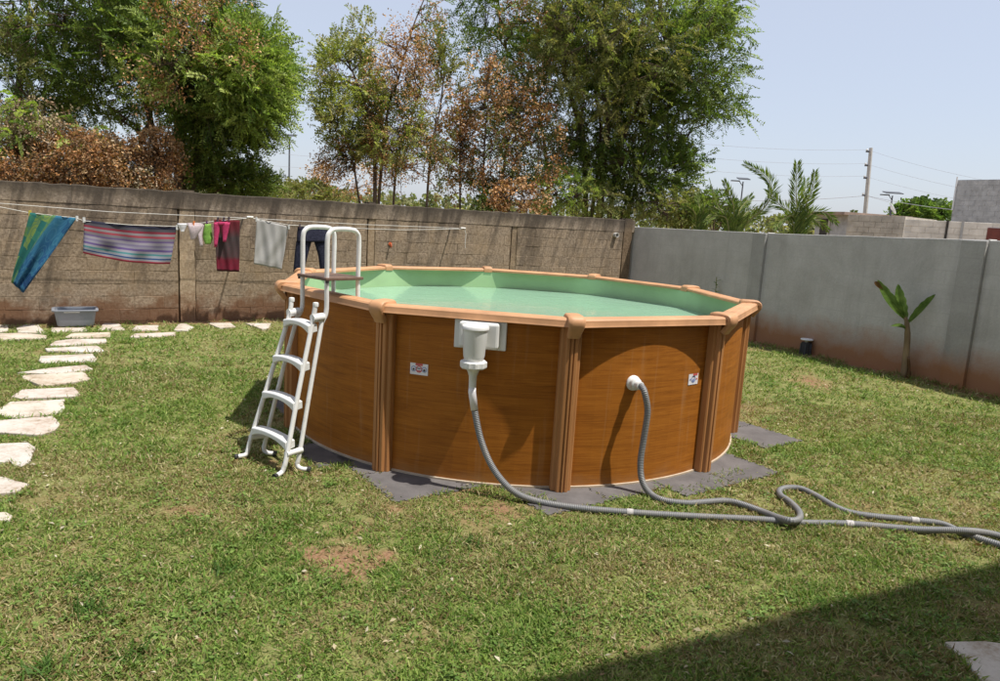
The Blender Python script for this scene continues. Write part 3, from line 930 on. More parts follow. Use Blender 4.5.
ANCH = [G(318, 468)[:2]+hT+hE, G(395, 503)[:2]+hT+hE, G(395, 503)[:2]+hT*3+hE, G(548, 516)[:2]+hT+hE, G(548, 516)[:2]+hT+hE*3, G(781, 473)[:2]+hT-hE, G(781, 473)[:2]+hT-hE*3, G(803, 441)[:2]+hT-hE, G(803, 441)[:2]+hT*3-hE]
for i in range(-6, 14):
    for j in range(-14, 6):
        c_ = C0 + e1_*(T*(i+0.5)) + e2_*(T*(j+0.5))
        d_ = c_ - PC
        r_ = np.hypot(*d_)
        if r_ < 2.30 and r_ > 1.75:
            if any(abs((c_-q_)@e1_) < 0.25 and abs((c_-q_)@e2_) < 0.25 for q_ in ANCH): continue
            o = link('tile', tile_me, None, fm, (d_[0], d_[1], -0.008), (0, 0, R(35)))
            if r_ > 2.1: TILES.append(c_)
for c_ in ANCH:
    d_ = c_-PC
    link('tile', tile_me, None, fm, (d_[0], d_[1], -0.0045), (0, 0, R(35))); TILES.append(c_)

# ------------------------------------------------------------------ ladder
LO = np.array([-1.495, 5.69]); LA = R(49.0)
lad = empty('pool_ladder', (LO[0], LO[1], 0), LA)         # local x: into the pool, local y: away from the viewer's side
tag(lad, 'white A-frame pool ladder with handrails and four plastic steps', 'ladder')
PZ = 1.475
def ltube(name, pts, r=0.019, parent=lad, mat='whitetube', n=12, sm=5):
    b = MB(); b.tube(spline(pts, sm), r, n); return b.build(name, M[mat], parent, smooth=True, sharp=50)
for s in (1, -1):                                         # +1: rear side, -1: near side
    y_ = 0.165*s
    # handrail hoop: outer post, bend, inner post down into the water
    pts = [(-0.035, y_, 1.14), (0.0, y_, 1.22), (0.0, y_, 1.40), (0.0, y_, 1.60), (0.0, y_, 1.78), (0.02, y_, 1.835), (0.075, y_, 1.86), (0.225, y_, 1.86), (0.28, y_, 1.835), (0.30, y_, 1.78), (0.30, y_, 1.60), (0.30, y_, 1.42), (0.31, y_, 1.2), (0.36, y_, 0.85)]
    ltube('handrail', pts, 0.0185, sm=6)
    yb = 0.262*s + 0.01
    # supporting leg behind the stepped rail
    lg = ltube('rear_leg', [(-0.035, y_*1.0, 1.17), (-0.165, (y_+yb)/2*0.98, 0.62), (-0.270, yb*0.92, 0.14), (-0.290, yb*0.92, 0.055), (-0.275, yb*0.92-0.03, 0.025), (-0.235, yb*0.92-0.07, 0.02)], 0.0175)
    b = MB(); b.tube([(-0.242, yb*0.92-0.063, 0.021), (-0.223, yb*0.92-0.082, 0.019)], 0.023, 10); b.build('end_cap', M['black'], lg)
    rl = ltube('stepped_rail', [(-0.098, y_, 1.285), (-0.13, y_, 1.12), (-0.275, (y_+yb)/2, 0.6), (-0.395, yb, 0.15), (-0.42, yb, 0.06), (-0.44, yb-0.0, 0.028), (-0.50, yb+0.02*s, 0.020)], 0.0185)
    b = MB(); b.tube([(-0.493, yb+0.018*s, 0.020), (-0.518, yb+0.026*s, 0.020)], 0.022, 10); b.build('end_cap', M['black'], rl)
    b = MB(); b.lathe([(0.022, 1.265), (0.023, 1.286), (0.020, 1.296), (0.008, 1.299)], (-0.098, y_, 0), 12); b.build('finial', M['white'], rl, smooth=True, sharp=40)
    # brackets joining the two tubes
    b = MB(); b.tube([(-0.128, y_, 1.175), (-0.03, y_, 1.18)], [0.033, 0.033], 10); b.build('bracket', M['white'], lad, smooth=True, sharp=40)
    b = MB(); b.tube([(-0.402, yb, 0.165), (-0.330, yb*0.97, 0.165), (-0.255, yb*0.92, 0.165)], [0.026, 0.022, 0.026], 10); b.build('bracket', M['white'], lad, smooth=True, sharp=40)
for k, z in enumerate((1.125, 0.835, 0.545, 0.255)):       # treads, arched underneath
    t = (1.245-z)/1.1
    x_ = -0.105 - 0.290*t
    hw = 0.165 + (0.255-0.165)*t; yc = 0.01*t
    b = MB(); vs_, fs = [], []; K = 10
    for i in range(K+1):
        s = -1 + 2*i/K
        yy = yc + s*hw; zt = z + 0.020*(1-s*s); zb = z - 0.022 - 0.048*abs(s)**2.4
        vs_ += [(x_-0.034, yy, zt-0.008), (x_-0.026, yy, zt), (x_+0.050, yy, zt+0.002), (x_+0.052, yy, zb+0.014), (x_-0.02, yy, zb), (x_-0.034, yy, zb+0.004)]
    for i in range(K):
        for j in range(6):
            fs.append((i*6+j, i*6+(j+1)%6, (i+1)*6+(j+1)%6, (i+1)*6+j)[::-1])
    fs += [tuple(range(6)), tuple(range(K*6, K*6+6))[::-1]]
    b.add(vs_, fs); b.build('step', M['white'], lad, bevel=0.005)
mb = MB(); mb.box((-0.03, -0.20, PZ-0.012), (0.33, 0.20, PZ+0.012)); mb.build('platform', M['platform'], lad, bevel=0.005)
for s in (1, -1):
    mb = MB(); mb.lathe([(0.014, PZ-0.03), (0.014, PZ-0.013)], (-0.012, 0.188*s, 0), 8); mb.build('bolt', M['black'], lad)
for k, z in enumerate((1.16, 0.9)):                        # inner treads, into the water
    mb = MB(); mb.box((0.285+0.02*k, -0.145, z-0.02), (0.385+0.02*k, 0.145, z+0.01)); mb.build('inner_step', M['white'], lad, bevel=0.006)

# ------------------------------------------------------------------ hoses
def hose(name, pts, label, bands, r=0.0240):
    p_ = spline(pts, 12)
    b = MB(); b.tube(p_, r, 14)
    o = b.build(name, M['hose'], None, smooth=True)
    tag(o, label, 'hose', 'grey pool hoses')
    for px_, w_ in bands:
        best = min(range(len(p_)-2), key=lambda i: abs(pix(p_[i])[0]-px_) + (200 if p_[i].z > 0.1 and px_ > 500 else 0))
        c_ = p_[best]; d_ = (p_[best+1]-p_[best]).normalized()
        bb = MB(); bb.tube([c_-d_*w_/2, c_, c_+d_*w_/2], r+0.0025, 14); bb.build('tape_band', M['oldtape'], o, smooth=True, sharp=40)
    return o
zg = 0.024
sx0 = Vector(((RWALL+0.150)*math.cos(SK_A)-0.005*math.sin(SK_A)+PC[0], (RWALL+0.150)*math.sin(SK_A)+0.005*math.cos(SK_A)+PC[1], 0.0))
def gp(x, y, z=zg): return tuple(G(x, y, z))
def cyp(x, y, r):                                          # on an upright cylinder round the pool
    d = ray(x, y); o_ = CAM[:2]-PC; a = d[:2]@d[:2]; b_ = 2*o_@d[:2]; k = o_@o_-r*r
    t = (-b_-math.sqrt(max(b_*b_-4*a*k, 0)))/2/a
    return tuple(CAM+d*t)
z2 = lambda X, Y, z=zg: gp(700+X/2.61, 420+Y/2.61, z)
h1 = [(sx0.x, sx0.y, 0.80), (sx0.x, sx0.y, 0.74), cyp(474.5, 410, 2.425), cyp(481, 440, 2.44), cyp(493, 468, 2.47), cyp(512, 490, 2.53), gp(537, 501), gp(580, 508), gp(640, 513), z2(0, 252), z2(150, 259), z2(262, 268), z2(390, 271), z2(560, 285, 0.03), z2(680, 288, 0.068), z2(745, 294, 0.05), z2(830, 312), z2(1000, 335)]
hose('pool_hose', h1, 'grey ribbed hose running from the skimmer across the grass', [(628, 0.045), (848, 0.05)])
b = MB(); b.tube([(sx0.x, sx0.y, 0.80), (sx0.x, sx0.y, 0.76), tuple(h1[2])], [0.027, 0.0285, 0.0275], 14)
rfx = lambda r: (PC[0]+r*math.cos(RF_A), PC[1]+r*math.sin(RF_A))
tape = b.build('tape_wrap', M['tape'], sk, smooth=True)
tape.matrix_parent_inverse = (Matrix.Translation((PC[0], PC[1], 0)) @ Matrix.Rotation(SK_A, 4, 'Z')).inverted()
p0 = rfx(RWALL+0.070); p1 = rfx(RWALL+0.125)
h2 = [(p0[0], p0[1], RF_Z), (p1[0], p1[1], RF_Z-0.004), cyp(645, 394, RWALL+0.165), cyp(647.5, 412, RWALL+0.175), cyp(643.5, 440, RWALL+0.16), cyp(640.5, 462, RWALL+0.16), cyp(642, 480, RWALL+0.19), cyp(650, 493, RWALL+0.26), gp(663, 500), gp(685, 503),
      z2(0, 215), z2(60, 211), z2(100, 217), z2(160, 238), z2(205, 255, 0.05), z2(240, 263, 0.070), z2(260, 256, 0.045), z2(258, 238), z2(235, 214), z2(211, 197), z2(208, 184), z2(228, 177), z2(262, 179), z2(300, 196), z2(360, 230), z2(420, 247), z2(560, 262), z2(630, 271), z2(690, 296), z2(783, 326), z2(950, 372)]
hose('pool_hose', h2, 'grey ribbed hose looping over the grass from the return fitting', [(914, 0.05)])

# ------------------------------------------------------------------ flagstones
STONES = [
 ([(0,324),(9,324.5),(8,330),(3,331.5),(-14,332),(-14,325)], 'cut off by the left picture edge beside the wall'),
 ([(27,324),(38,324),(45,332),(40,333),(18,332),(16,328)], 'in the wall row, second from the left edge'),
 ([(-12,333.5),(20,332.6),(47,335.2),(46,338),(0,339.5),(-14,339)], 'long strip at the left edge in front of the wall row'),
 ([(51,327.6),(86,327.2),(88,331),(52,332)], 'thin one lying right under the grey tub'),
 ([(104,323),(119,323.5),(125,329.8),(97,330)], 'just right of the grey tub'),
 ([(135,325.5),(159,325),(158.5,330),(132,330.5)], 'in the wall row, second right of the grey tub'),
 ([(178,324),(186,323),(194,327),(188,330.5),(174,330)], 'small pointed one in the wall row near the column'),
 ([(208,323),(230,322.5),(236,326.5),(219,327.5)], 'in the wall row, second from the ladder'),
 ([(245,323),(271,323),(268,328),(262,328.6)], 'in the wall row, nearest to the ladder'),
 ([(135,333.5),(175.5,332),(176,335),(150,336.8),(130,337)], 'long one in front of the wall row right of the tub'),
 ([(72,333),(110,332),(111,336.4),(75,338),(65,337.2)], 'in the path, first in front of the grey tub'),
 ([(55,341),(72,338.8),(106,338.5),(107,341.8),(62,345.3),(49,345)], 'in the path, second in front of the grey tub'),
 ([(45,348),(97,345.4),(104,350.6),(97,352),(47,350.5)], 'in the path, third in front of the grey tub'),
 ([(40,356),(93,353.5),(97,359.5),(94,361.5),(42,363),(38.5,360)], 'broad pale one, fourth in the path from the tub'),
 ([(52,367.5),(86,364.8),(93,368.5),(86,370),(60,372.6),(40,373),(17,372.3)], 'narrow yellowish one, fifth in the path from the tub'),
 ([(30,374.5),(83,371.6),(92,379),(75,381.6),(41,385.5),(24,378.5),(21,375.6)], 'broad pinkish one, sixth in the path from the tub'),
 ([(22,389.3),(74,387),(80,393.6),(75,396),(20,398),(11,396)], 'seventh in the path from the tub'),
 ([(10,401.5),(65,399),(64,411),(55,414),(12,418),(0,414),(-9,413)], 'bright white one, eighth in the path from the tub'),
 ([(-12,421),(53,415.5),(60,424),(55,430),(38,434.5),(17,433),(-14,431)], 'large pink tinged one, ninth in the path from the tub'),
 ([(-14,443.5),(28,442),(35.5,447),(31,460),(22,466),(14,465.5),(10,461),(-14,463)], 'chipped one, tenth in the path from the tub'),
 ([(-15,475.5),(5,476.5),(29.5,483.5),(15,491.5),(-15,494)], 'pointed one at the left edge, second nearest of the path'),
 ([(-16,512),(6,511.5),(12.5,515),(9,519.3),(-14,520)], 'barely seen one at the left edge, nearest of the path'),
 ([(944.5,641),(985,640.5),(1030,646),(1040,690),(1000,700),(978,675)], 'grey white one in the shade at the lower right corner')]
STONE_POLY = []
for k, (pg, txt) in enumerate(STONES):
    th = 0.020
    P_ = [G(x, y, th)[:2] for x, y in pg]
    c_ = np.mean(P_, 0)
    # roughen the outline
    out = []
    rs = random.Random(k)
    for i in range(len(P_)):
        a, b_ = P_[i]-c_, P_[(i+1) % len(P_)]-c_
        L = np.hypot(*(b_-a)); ns = max(1, int(L/0.12))
        nn = np.array([(b_-a)[1], -(b_-a)[0]])/max(L, 1e-6)
        for s in range(ns):
            out.append(a+(b_-a)*s/ns + nn*(rs.uniform(-0.011, 0.011) if s else 0))
    STONE_POLY.append(np.array(out)+c_)
    zb = float(ground_z(c_[None])[0])
    b = MB(); b.prism([tuple(q) for q in out], -0.03-zb, th-zb)
    o = b.build('flagstone', M['flag'], None, loc=(c_[0], c_[1], zb), bevel=0.007)
    tag(o, 'pale flagstone, ' + txt, 'flagstone', 'flagstones set in the lawn')

# ------------------------------------------------------------------ washing tub
tc_ = (G(54.5, 329)[:2] + G(97, 328)[:2])/2 + np.array([-WD[1], WD[0]])*0.16
tub = empty('washing_tub', (tc_[0], tc_[1], 0), W_AZ)
tag(tub, 'grey rectangular plastic tub on the grass under the washing', 'tub')
def rrect(hx, hy, r, z, n=5):
    out = []
    for cx_, cy_, a0 in ((hx-r, hy-r, 0), (-hx+r, hy-r, 90), (-hx+r, -hy+r, 180), (hx-r, -hy+r, 270)):
        for k in range(n+1):
            a = R(a0+90*k/n); out.append((cx_+r*math.cos(a), cy_+r*math.sin(a), z))
    return out
b = MB(); secs = [(0.235, 0.15, 0.0), (0.245, 0.158, 0.02), (0.278, 0.185, 0.245), (0.270, 0.177, 0.245), (0.238, 0.150, 0.03), (0.23, 0.14, 0.024)]
vs_ = [p_ for hx, hy, z in secs for p_ in rrect(hx, hy, 0.05, z)]; n_ = 24
fs = [(i*n_+k, i*n_+(k+1)%n_, (i+1)*n_+(k+1)%n_, (i+1)*n_+k) for i in range(5) for k in range(n_)]
fs += [tuple(range(n_))[::-1], tuple(range(5*n_, 6*n_))]
b.add(vs_, fs); b.build('body', M['tub'], tub, smooth=True, sharp=40, loc=(0, 0, 0.034))
b = MB(); secs = [(0.280, 0.187, 0.225), (0.305, 0.212, 0.228), (0.308, 0.215, 0.246), (0.300, 0.207, 0.252), (0.272, 0.179, 0.250)]
vs_ = [p_ for hx, hy, z in secs for p_ in rrect(hx, hy, 0.055, z)]
fs = [(i*n_+k, i*n_+(k+1)%n_, ((i+1)%5)*n_+(k+1)%n_, ((i+1)%5)*n_+k) for i in range(5) for k in range(n_)]
b.add(vs_, fs); b.build('rim', M['tub'], tub, smooth=True, sharp=40, loc=(0, 0, 0.034))
b = MB(); b.box((-0.15, -0.200, 0.212), (0.06, -0.181, 0.230)); b.build('handle', M['dish'], tub, bevel=0.006, loc=(0, 0, 0.034))

# ------------------------------------------------------------------ clothes line and washing (wall frame: u along the wall, OFF in front of it)
OFF = 0.53
def wpt(u, z, off=OFF): 
    p_ = W0 + WD*u + np.array([WD[1], -WD[0]])*off
    return (p_[0], p_[1], z)
cl = empty('clothes_line', wpt(3.5, 0, 0))
tag(cl, 'washing lines strung on rods out from the block wall', 'clothes line')
cl0 = Vector(cl.location)
def sub(p_): return tuple(Vector(p_)-cl0)
TOPS = [(-0.9, 1.86), on_wall(0, 207, OFF), on_wall(30, 213, OFF), on_wall(76, 218, OFF), on_wall(84, 221, OFF), on_wall(130, 225, OFF), on_wall(176, 226.5, OFF), on_wall(213, 221.5, OFF), on_wall(250, 218, OFF)]
TOPS2 = [on_wall(250, 218, OFF), on_wall(288, 225, OFF), on_wall(330, 227.5, OFF), on_wall(400, 230, OFF), on_wall(463, 229, OFF)]
def line_z(u):
    L_ = TOPS + TOPS2[1:]
    return float(np.interp(u, [q[0] for q in L_], [q[1] for q in L_]))
for k, (ln, off) in enumerate(((TOPS, OFF), (TOPS2, OFF), ([(-0.9, 1.85), (1.5, 1.77), (3.5, 1.775)], 0.36), ([(3.5, 1.775), (5.4, 1.76), (7.45, 1.775)], 0.36))):
    b = MB(); b.tube([sub(wpt(u, z, off)) for u, z in ln], 0.0045, 6); b.build('line', M['wire'], cl)
for u in (-0.9, TOPS[-1][0], TOPS2[-1][0]):
    z = line_z(u) if u > 0 else 1.86
    b = MB(); b.tube([sub(wpt(u, z, -0.05)), sub(wpt(u, z, OFF+0.04))], 0.014, 8); b.build('rod', M['rod'], cl)
    b = MB(); b.tube([sub(wpt(u-0.05, z+0.01, OFF)), sub(wpt(u+0.05, z+0.01, OFF))], 0.02, 8); b.build('knot', M['wire'], cl)
# loose end of the line at the right rod
u, z = TOPS2[-1]
b = MB(); b.tube([sub(wpt(u+0.03, z, OFF)), sub(wpt(u+0.07, z-0.1, OFF)), sub(wpt(u+0.06, z-0.28, OFF)), sub(wpt(u+0.07, z-0.36, OFF))], 0.006, 6); b.build('loose_end', M['wire'], cl)

def sheet(name, corners, mat, label, cat, fold=0.02, nf=3.0, nu=26, nv=26, sag=0.0, seed=0, thick=0.004, bow=0.0, group='washing on the line'):
    """cloth with four corners in the picture (tl, tr, br, bl), hung on the line"""
    (ul, zl), (ur, zr), (ub, zb), (ua, za) = corners
    rs = random.Random(seed); ph = rs.uniform(0, 6)
    b = MB(); vs_, fs, uvs = [], [], []
    for j in range(nv+1):
        t = j/nv
        for i in range(nu+1):
            s = i/nu
            u = (ul*(1-s)+ur*s)*(1-t) + (ua*(1-s)+ub*s)*t
            ztop = line_z(u) if False else (zl*(1-s)+zr*s) - sag*4*s*(1-s)*0.5
            z = ztop*(1-t) + (za*(1-s)+zb*s)*t - sag*4*s*(1-s)*t*0.8
            amp = fold*(0.25+0.75*t)
            o_ = OFF + amp*math.sin(nf*2*math.pi*s + ph + 1.2*t) + amp*0.5*math.sin(nf*4.7*s + 3*t + ph*2) + bow*math.sin(math.pi*t)*math.sin(math.pi*s) + 0.011*math.sin(13*(s+0.8*t)+ph)*t + 0.008*math.sin(21*(s-0.35*t)+2*ph) + 0.006*math.sin(9*t-17*s*t+ph)
            vs_.append(wpt(u, z, o_))
    n1 = nu+1
    for j in range(nv):
        for i in range(nu):
            fs.append((j*n1+i, (j+1)*n1+i, (j+1)*n1+i+1, j*n1+i+1))
            uvs.append([(i/nu, 1-j/nv), (i/nu, 1-(j+1)/nv), ((i+1)/nu, 1-(j+1)/nv), ((i+1)/nu, 1-j/nv)])
    c_ = Vector(vs_[nu//2])
    b.add([Vector(q)-c_ for q in vs_], fs, uvs)
    o = b.build(name, mat, None, smooth=True, loc=c_)
    md = o.modifiers.new('thickness', 'SOLIDIFY'); md.thickness = thick
    tag(o, label, cat, group)
    return o, c_
def peg(o, c_, u, z, mat, off=OFF):
    p_ = Vector(wpt(u, z, off)) - c_
    b = MB(); b.box((p_.x-0.008, p_.y-0.02, p_.z-0.045), (p_.x+0.008, p_.y-0.006, p_.z+0.03)); b.box((p_.x-0.008, p_.y+0.006, p_.z-0.045), (p_.x+0.008, p_.y+0.02, p_.z+0.03))
    b.build('peg', mat, o)
cw = lambda *ps: [on_wall(x, y, OFF) for x, y in ps]
PEGS = {c_: simple('peg_'+c_, v_, 0.5) for c_, v_ in (('orange', (0.7, 0.2, 0.04)), ('purple', (0.12, 0.03, 0.14)), ('white', (0.7, 0.7, 0.68)), ('dark', (0.05, 0.03, 0.05)), ('yellow', (0.6, 0.5, 0.08)))}
# blue and green patterned wrap
def wrap_extra(nt, tc, c):
    mp = N(nt, 'ShaderNodeMapping'); mp.inputs['Rotation'].default_value = (0, 0, R(12)); nt.links.new(tc.outputs['UV'], mp.inputs[0])
    vo = N(nt, 'ShaderNodeTexVoronoi'); vo.inputs['Scale'].default_value = 5.5; nt.links.new(mp.outputs[0], vo.inputs['Vector'])
    ck = N(nt, 'ShaderNodeTexVoronoi', distance='CHEBYCHEV'); ck.inputs['Scale'].default_value = 7.0; ck.inputs['Randomness'].default_value = 0.3; nt.links.new(mp.outputs[0], ck.inputs['Vector'])
    sepc = N(nt, 'ShaderNodeSeparateColor'); nt.links.new(ck.outputs['Color'], sepc.inputs[0])
    sp = N(nt, 'ShaderNodeSeparateXYZ'); nt.links.new(tc.outputs['UV'], sp.inputs[0])
    rings_ = math_(nt, 'FRACT', math_(nt, 'MULTIPLY', vo.outputs['Distance'], 3.6))
    right = mix(nt, ramp(nt, rings_, [(0.3, g3(0)), (0.5, g3(0.8)), (0.75, g3(0))]), c, (0.10, 0.26, 0.36))
    right = mix(nt, 0.55, right, ramp(nt, sepc.outputs[0], [(0, (0.012, 0.04, 0.13)), (0.35, (0.03, 0.11, 0.24)), (0.65, (0.05, 0.20, 0.30)), (1, (0.04, 0.15, 0.28))]))
    left = mix(nt, ramp(nt, rings_, [(0.3, g3(0)), (0.5, g3(0.6)), (0.75, g3(0))]), ramp(nt, sepc.outputs[0], [(0, (0.03, 0.15, 0.13)), (0.3, (0.05, 0.20, 0.14)), (0.55, (0.13, 0.25, 0.09)), (0.75, (0.20, 0.30, 0.09))], 'CONSTANT'), (0.03, 0.16, 0.17))
    low = math_(nt, 'ADD', sp.outputs[0], math_(nt, 'MULTIPLY_ADD', sp.outputs[1], -0.40, 0.38))
    return mix(nt, 1.0, mix(nt, ramp(nt, low, [(0.50, g3(0)), (0.55, g3(1))]), left, right), (0.72, 0.72, 0.72), 'MULTIPLY')
m_ = cloth('patterned_wrap', [(0, (0.02, 0.07, 0.22)), (0.3, (0.03, 0.12, 0.32)), (0.7, (0.05, 0.22, 0.42)), (1, (0.08, 0.30, 0.48))], 1, 'LINEAR', 0.1, extra=wrap_extra)
cs = cw((30, 212.5), (77, 218), (23.5, 293), (11, 282))
o, c_ = sheet('beach_wrap', cs, m_, 'blue and green patterned wrap blown slantwise on the washing line', 'wrap', 0.025, 2.2, seed=1)
peg(o, c_, *cs[0], PEGS['yellow']); peg(o, c_, *cs[1], PEGS['white'])
# striped towel
stripes = [(0.0, (0.55, 0.08, 0.12)), (0.05, (0.46, 0.43, 0.46)), (0.10, (0.05, 0.12, 0.30)), (0.14, (0.44, 0.46, 0.52)), (0.20, (0.12, 0.36, 0.38)), (0.25, (0.46, 0.44, 0.50)), (0.31, (0.20, 0.14, 0.34)), (0.37, (0.40, 0.37, 0.46)),
           (0.43, (0.30, 0.26, 0.40)), (0.48, (0.44, 0.40, 0.46)), (0.55, (0.22, 0.16, 0.32)), (0.60, (0.30, 0.27, 0.30)), (0.67, (0.50, 0.10, 0.13)), (0.73, (0.40, 0.35, 0.36)), (0.79, (0.36, 0.06, 0.09)), (0.85, (0.14, 0.13, 0.15)), (0.92, (0.05, 0.05, 0.08))]
m_ = cloth('striped_towel', stripes, 1, 'CONSTANT', 0.03)
cs = cw((84, 219.5), (177, 227), (170, 264), (83, 253))
o, c_ = sheet('striped_towel', cs, m_, 'multicoloured striped beach towel hanging on the washing line', 'towel', 0.035, 2.3, 40, 26, 0.06, 2, 0.006)
peg(o, c_, *cs[0], PEGS['white']); peg(o, c_, *cs[1], PEGS['white'])
# white cloth
m_ = cloth('white_cloth', [(0, (0.66, 0.64, 0.60)), (0.08, (0.55, 0.53, 0.5)), (0.11, (0.66, 0.64, 0.61)), (1, (0.62, 0.6, 0.57))], 1, 'LINEAR', 0.01)
cs = cw((256.5, 219), (289, 226.5), (281.5, 269.5), (254, 264))
o, c_ = sheet('white_cloth', cs, m_, 'plain off-white cloth hanging between maroon garment and navy trousers', 'cloth', 0.035, 1.6, 24, 24, 0.0, 3)
peg(o, c_, *cs[0], PEGS['white']); peg(o, c_, *cs[1], PEGS['white'])
# maroon and grey beach dress
def dress_extra(nt, tc, c):
    vo = N(nt, 'ShaderNodeTexVoronoi'); vo.inputs['Scale'].default_value = 9; nt.links.new(tc.outputs['UV'], vo.inputs['Vector'])
    return mix(nt, ramp(nt, vo.outputs['Distance'], [(0.12, g3(0.5)), (0.35, g3(0))]), c, (0.10, 0.03, 0.04))
m_ = cloth('maroon_print', [(0, (0.08, 0.04, 0.04)), (0.06, (0.28, 0.03, 0.06)), (0.22, (0.24, 0.03, 0.05)), (0.30, (0.13, 0.08, 0.08)), (0.66, (0.11, 0.085, 0.085)), (0.82, (0.20, 0.045, 0.055)), (1, (0.20, 0.03, 0.04))], 1, 'LINEAR', 0.08, extra=dress_extra)
cs = cw((214, 219.5), (240, 220.5), (239.5, 272), (217, 271))
o, c_ = sheet('maroon_garment', cs, m_, 'maroon and grey printed garment pegged beside pink bikini', 'garment', 0.018, 1.5, 18, 24, 0, 4)
for px_ in (218, 224, 229): peg(o, c_, *on_wall(px_, 219, OFF), PEGS['dark'])

def garment(name, strips, mat, label, cat, off, seed=0, n=14):
    """rounded cloth tubes; strips: lists of (px_left, px_right, py, half thickness)"""
    b = MB(); c0_ = None; rs = random.Random(seed)
    for st in strips:
        vs_, fs = [], []
        rows = []
        for k in range(len(st)-1):                           # refine rows
            for q in range(4):
                t = q/4; rows.append([st[k][i]*(1-t)+st[k+1][i]*t for i in range(4)])
        rows.append(list(st[-1]))
        ph = rs.uniform(0, 6)
        for j, (xl, xr, y, th) in enumerate(rows):
            (ua, za), (ub, zb_) = on_wall(xl, y, off), on_wall(xr, y, off)
            for k in range(n):
                a = 2*math.pi*k/n
                s = 0.5+0.5*math.cos(a)
                w_ = 1 + 0.10*math.sin(3*a+ph+0.35*j)
                vs_.append(Vector(wpt(ua*(1-s)+ub*s, za*(1-s)+zb_*s, off + th*math.sin(a)*w_ + 0.010*math.sin(0.5*j+ph))))
        if c0_ is None: c0_ = vs_[0].copy()
        for j in range(len(rows)-1):
            for k in range(n):
                fs.append((j*n+k, j*n+(k+1)%n, (j+1)*n+(k+1)%n, (j+1)*n+k))
        fs += [tuple(range(n))[::-1], tuple(range((len(rows)-1)*n, len(rows)*n))]
        b.add([v-c0_ for v in vs_], fs, [[(0.5, 0.5)]*len(f) for f in fs])
    o = b.build(name, mat, None, smooth=True, loc=c0_)
    tag(o, label, cat, 'washing on the line')
    return o, c0_
M['navy'] = simple('navy_cloth', (0.022, 0.023, 0.038), 0.9, 0.5, 40, 0.4, 'Position', spec=0.1)
M['pink'] = simple('pink_cloth', (0.42, 0.045, 0.12), 0.8, 0.3, 60, 0.2, 'Position', spec=0.1)
M['palecloth'] = simple('pale_pink_cloth', (0.48, 0.40, 0.41), 0.85, 0.2, 40, 0.2, 'Position', spec=0.1)
M['lime'] = simple('lime_cloth', (0.17, 0.32, 0.06), 0.8, 0.3, 50, 0.2, 'Position', spec=0.1)
o, c_ = garment('navy_trousers', [[(298, 328, 227, 0.025), (297, 329, 234, 0.05), (296.5, 330, 242, 0.06)], [(296.5, 312, 241, 0.055), (294.5, 308, 255, 0.05), (293, 303.5, 272, 0.045)], [(314, 330, 241, 0.055), (318, 329, 255, 0.05), (320, 329, 272, 0.045)]],
        M['navy'], 'dark navy trousers hanging on the line behind the ladder handrail', 'trousers', OFF, 5)
peg(o, c_, *on_wall(300, 226, OFF), PEGS['dark']); peg(o, c_, *on_wall(327, 227, OFF), PEGS['dark'])
o, c_ = garment('pale_top', [[(187, 204, 223, 0.012), (188, 203, 226, 0.02), (189.5, 199, 233, 0.018), (191, 195, 240, 0.01)], [(196, 204, 225, 0.014), (198, 202, 236, 0.012), (200, 203, 247, 0.008)]], M['palecloth'], 'small pale pink top bunched on the line at the column', 'top', OFF, 6)
peg(o, c_, *on_wall(194, 223, OFF), PEGS['orange'])
o, c_ = garment('white_scrap', [[(177, 187, 223.5, 0.012), (179, 186, 228, 0.018), (181, 184, 232, 0.008)]], M['tape'], 'scrap of white cloth pegged right beside the striped towel', 'cloth', OFF, 7)
o, c_ = garment('lime_swimsuit', [[(205, 211, 224, 0.010), (203, 212, 233, 0.03), (203, 213, 238, 0.04), (205, 211, 244, 0.02)]], M['lime'], 'small lime green swimwear hanging beside the column', 'swimwear', OFF, 8)
peg(o, c_, *on_wall(207, 223, OFF), PEGS['purple'])
o, c_ = garment('pink_bikini', [[(213.5, 220, 222.5, 0.014), (214, 219.5, 232, 0.022), (214, 217, 247, 0.010)], [(222, 230, 222.5, 0.014), (222.5, 228.5, 232, 0.02), (223, 226, 242, 0.010)], [(216, 228, 222, 0.012), (216, 228, 225, 0.014)]],
        M['pink'], 'bright pink bikini hung in front of the maroon garment', 'bikini', OFF+0.075, 9)
peg(o, c_, *on_wall(217, 222, OFF+0.06), PEGS['dark'], OFF+0.06)

# ------------------------------------------------------------------ young banana plant and a garden lamp by the right wall
def blade_leaf(b, base, tip, side, w, droop=0.0, K=10, fold=0.25, split=0):
    """leaf blade along base->tip, half width w along side, folded at the midrib"""
    base, tip, side = Vector(base), Vector(tip), Vector(side).normalized()
    ax = tip-base; upn = side.cross(ax).normalized()
    if upn.z < 0: upn = -upn
    vs_, fs = [], []
    for k in range(K+1):
        t = k/K
        wd = w*(math.sin(math.pi*min(t*0.92+0.08, 1))**0.65)*(1 if t < 0.97 else 0.4)
        c = base + ax*t + Vector((0, 0, -droop*t*t))
        rip = 1 - split*0.35*((k*7) % 3 == 0)
        vs_ += [c + side*wd*rip + upn*wd*fold, c, c - side*wd + upn*wd*fold]
    for k in range(K):
        fs += [(k*3, k*3+1, k*3+4, k*3+3), (k*3+1, k*3+2, k*3+5, k*3+4)]
    b.add(vs_, fs)
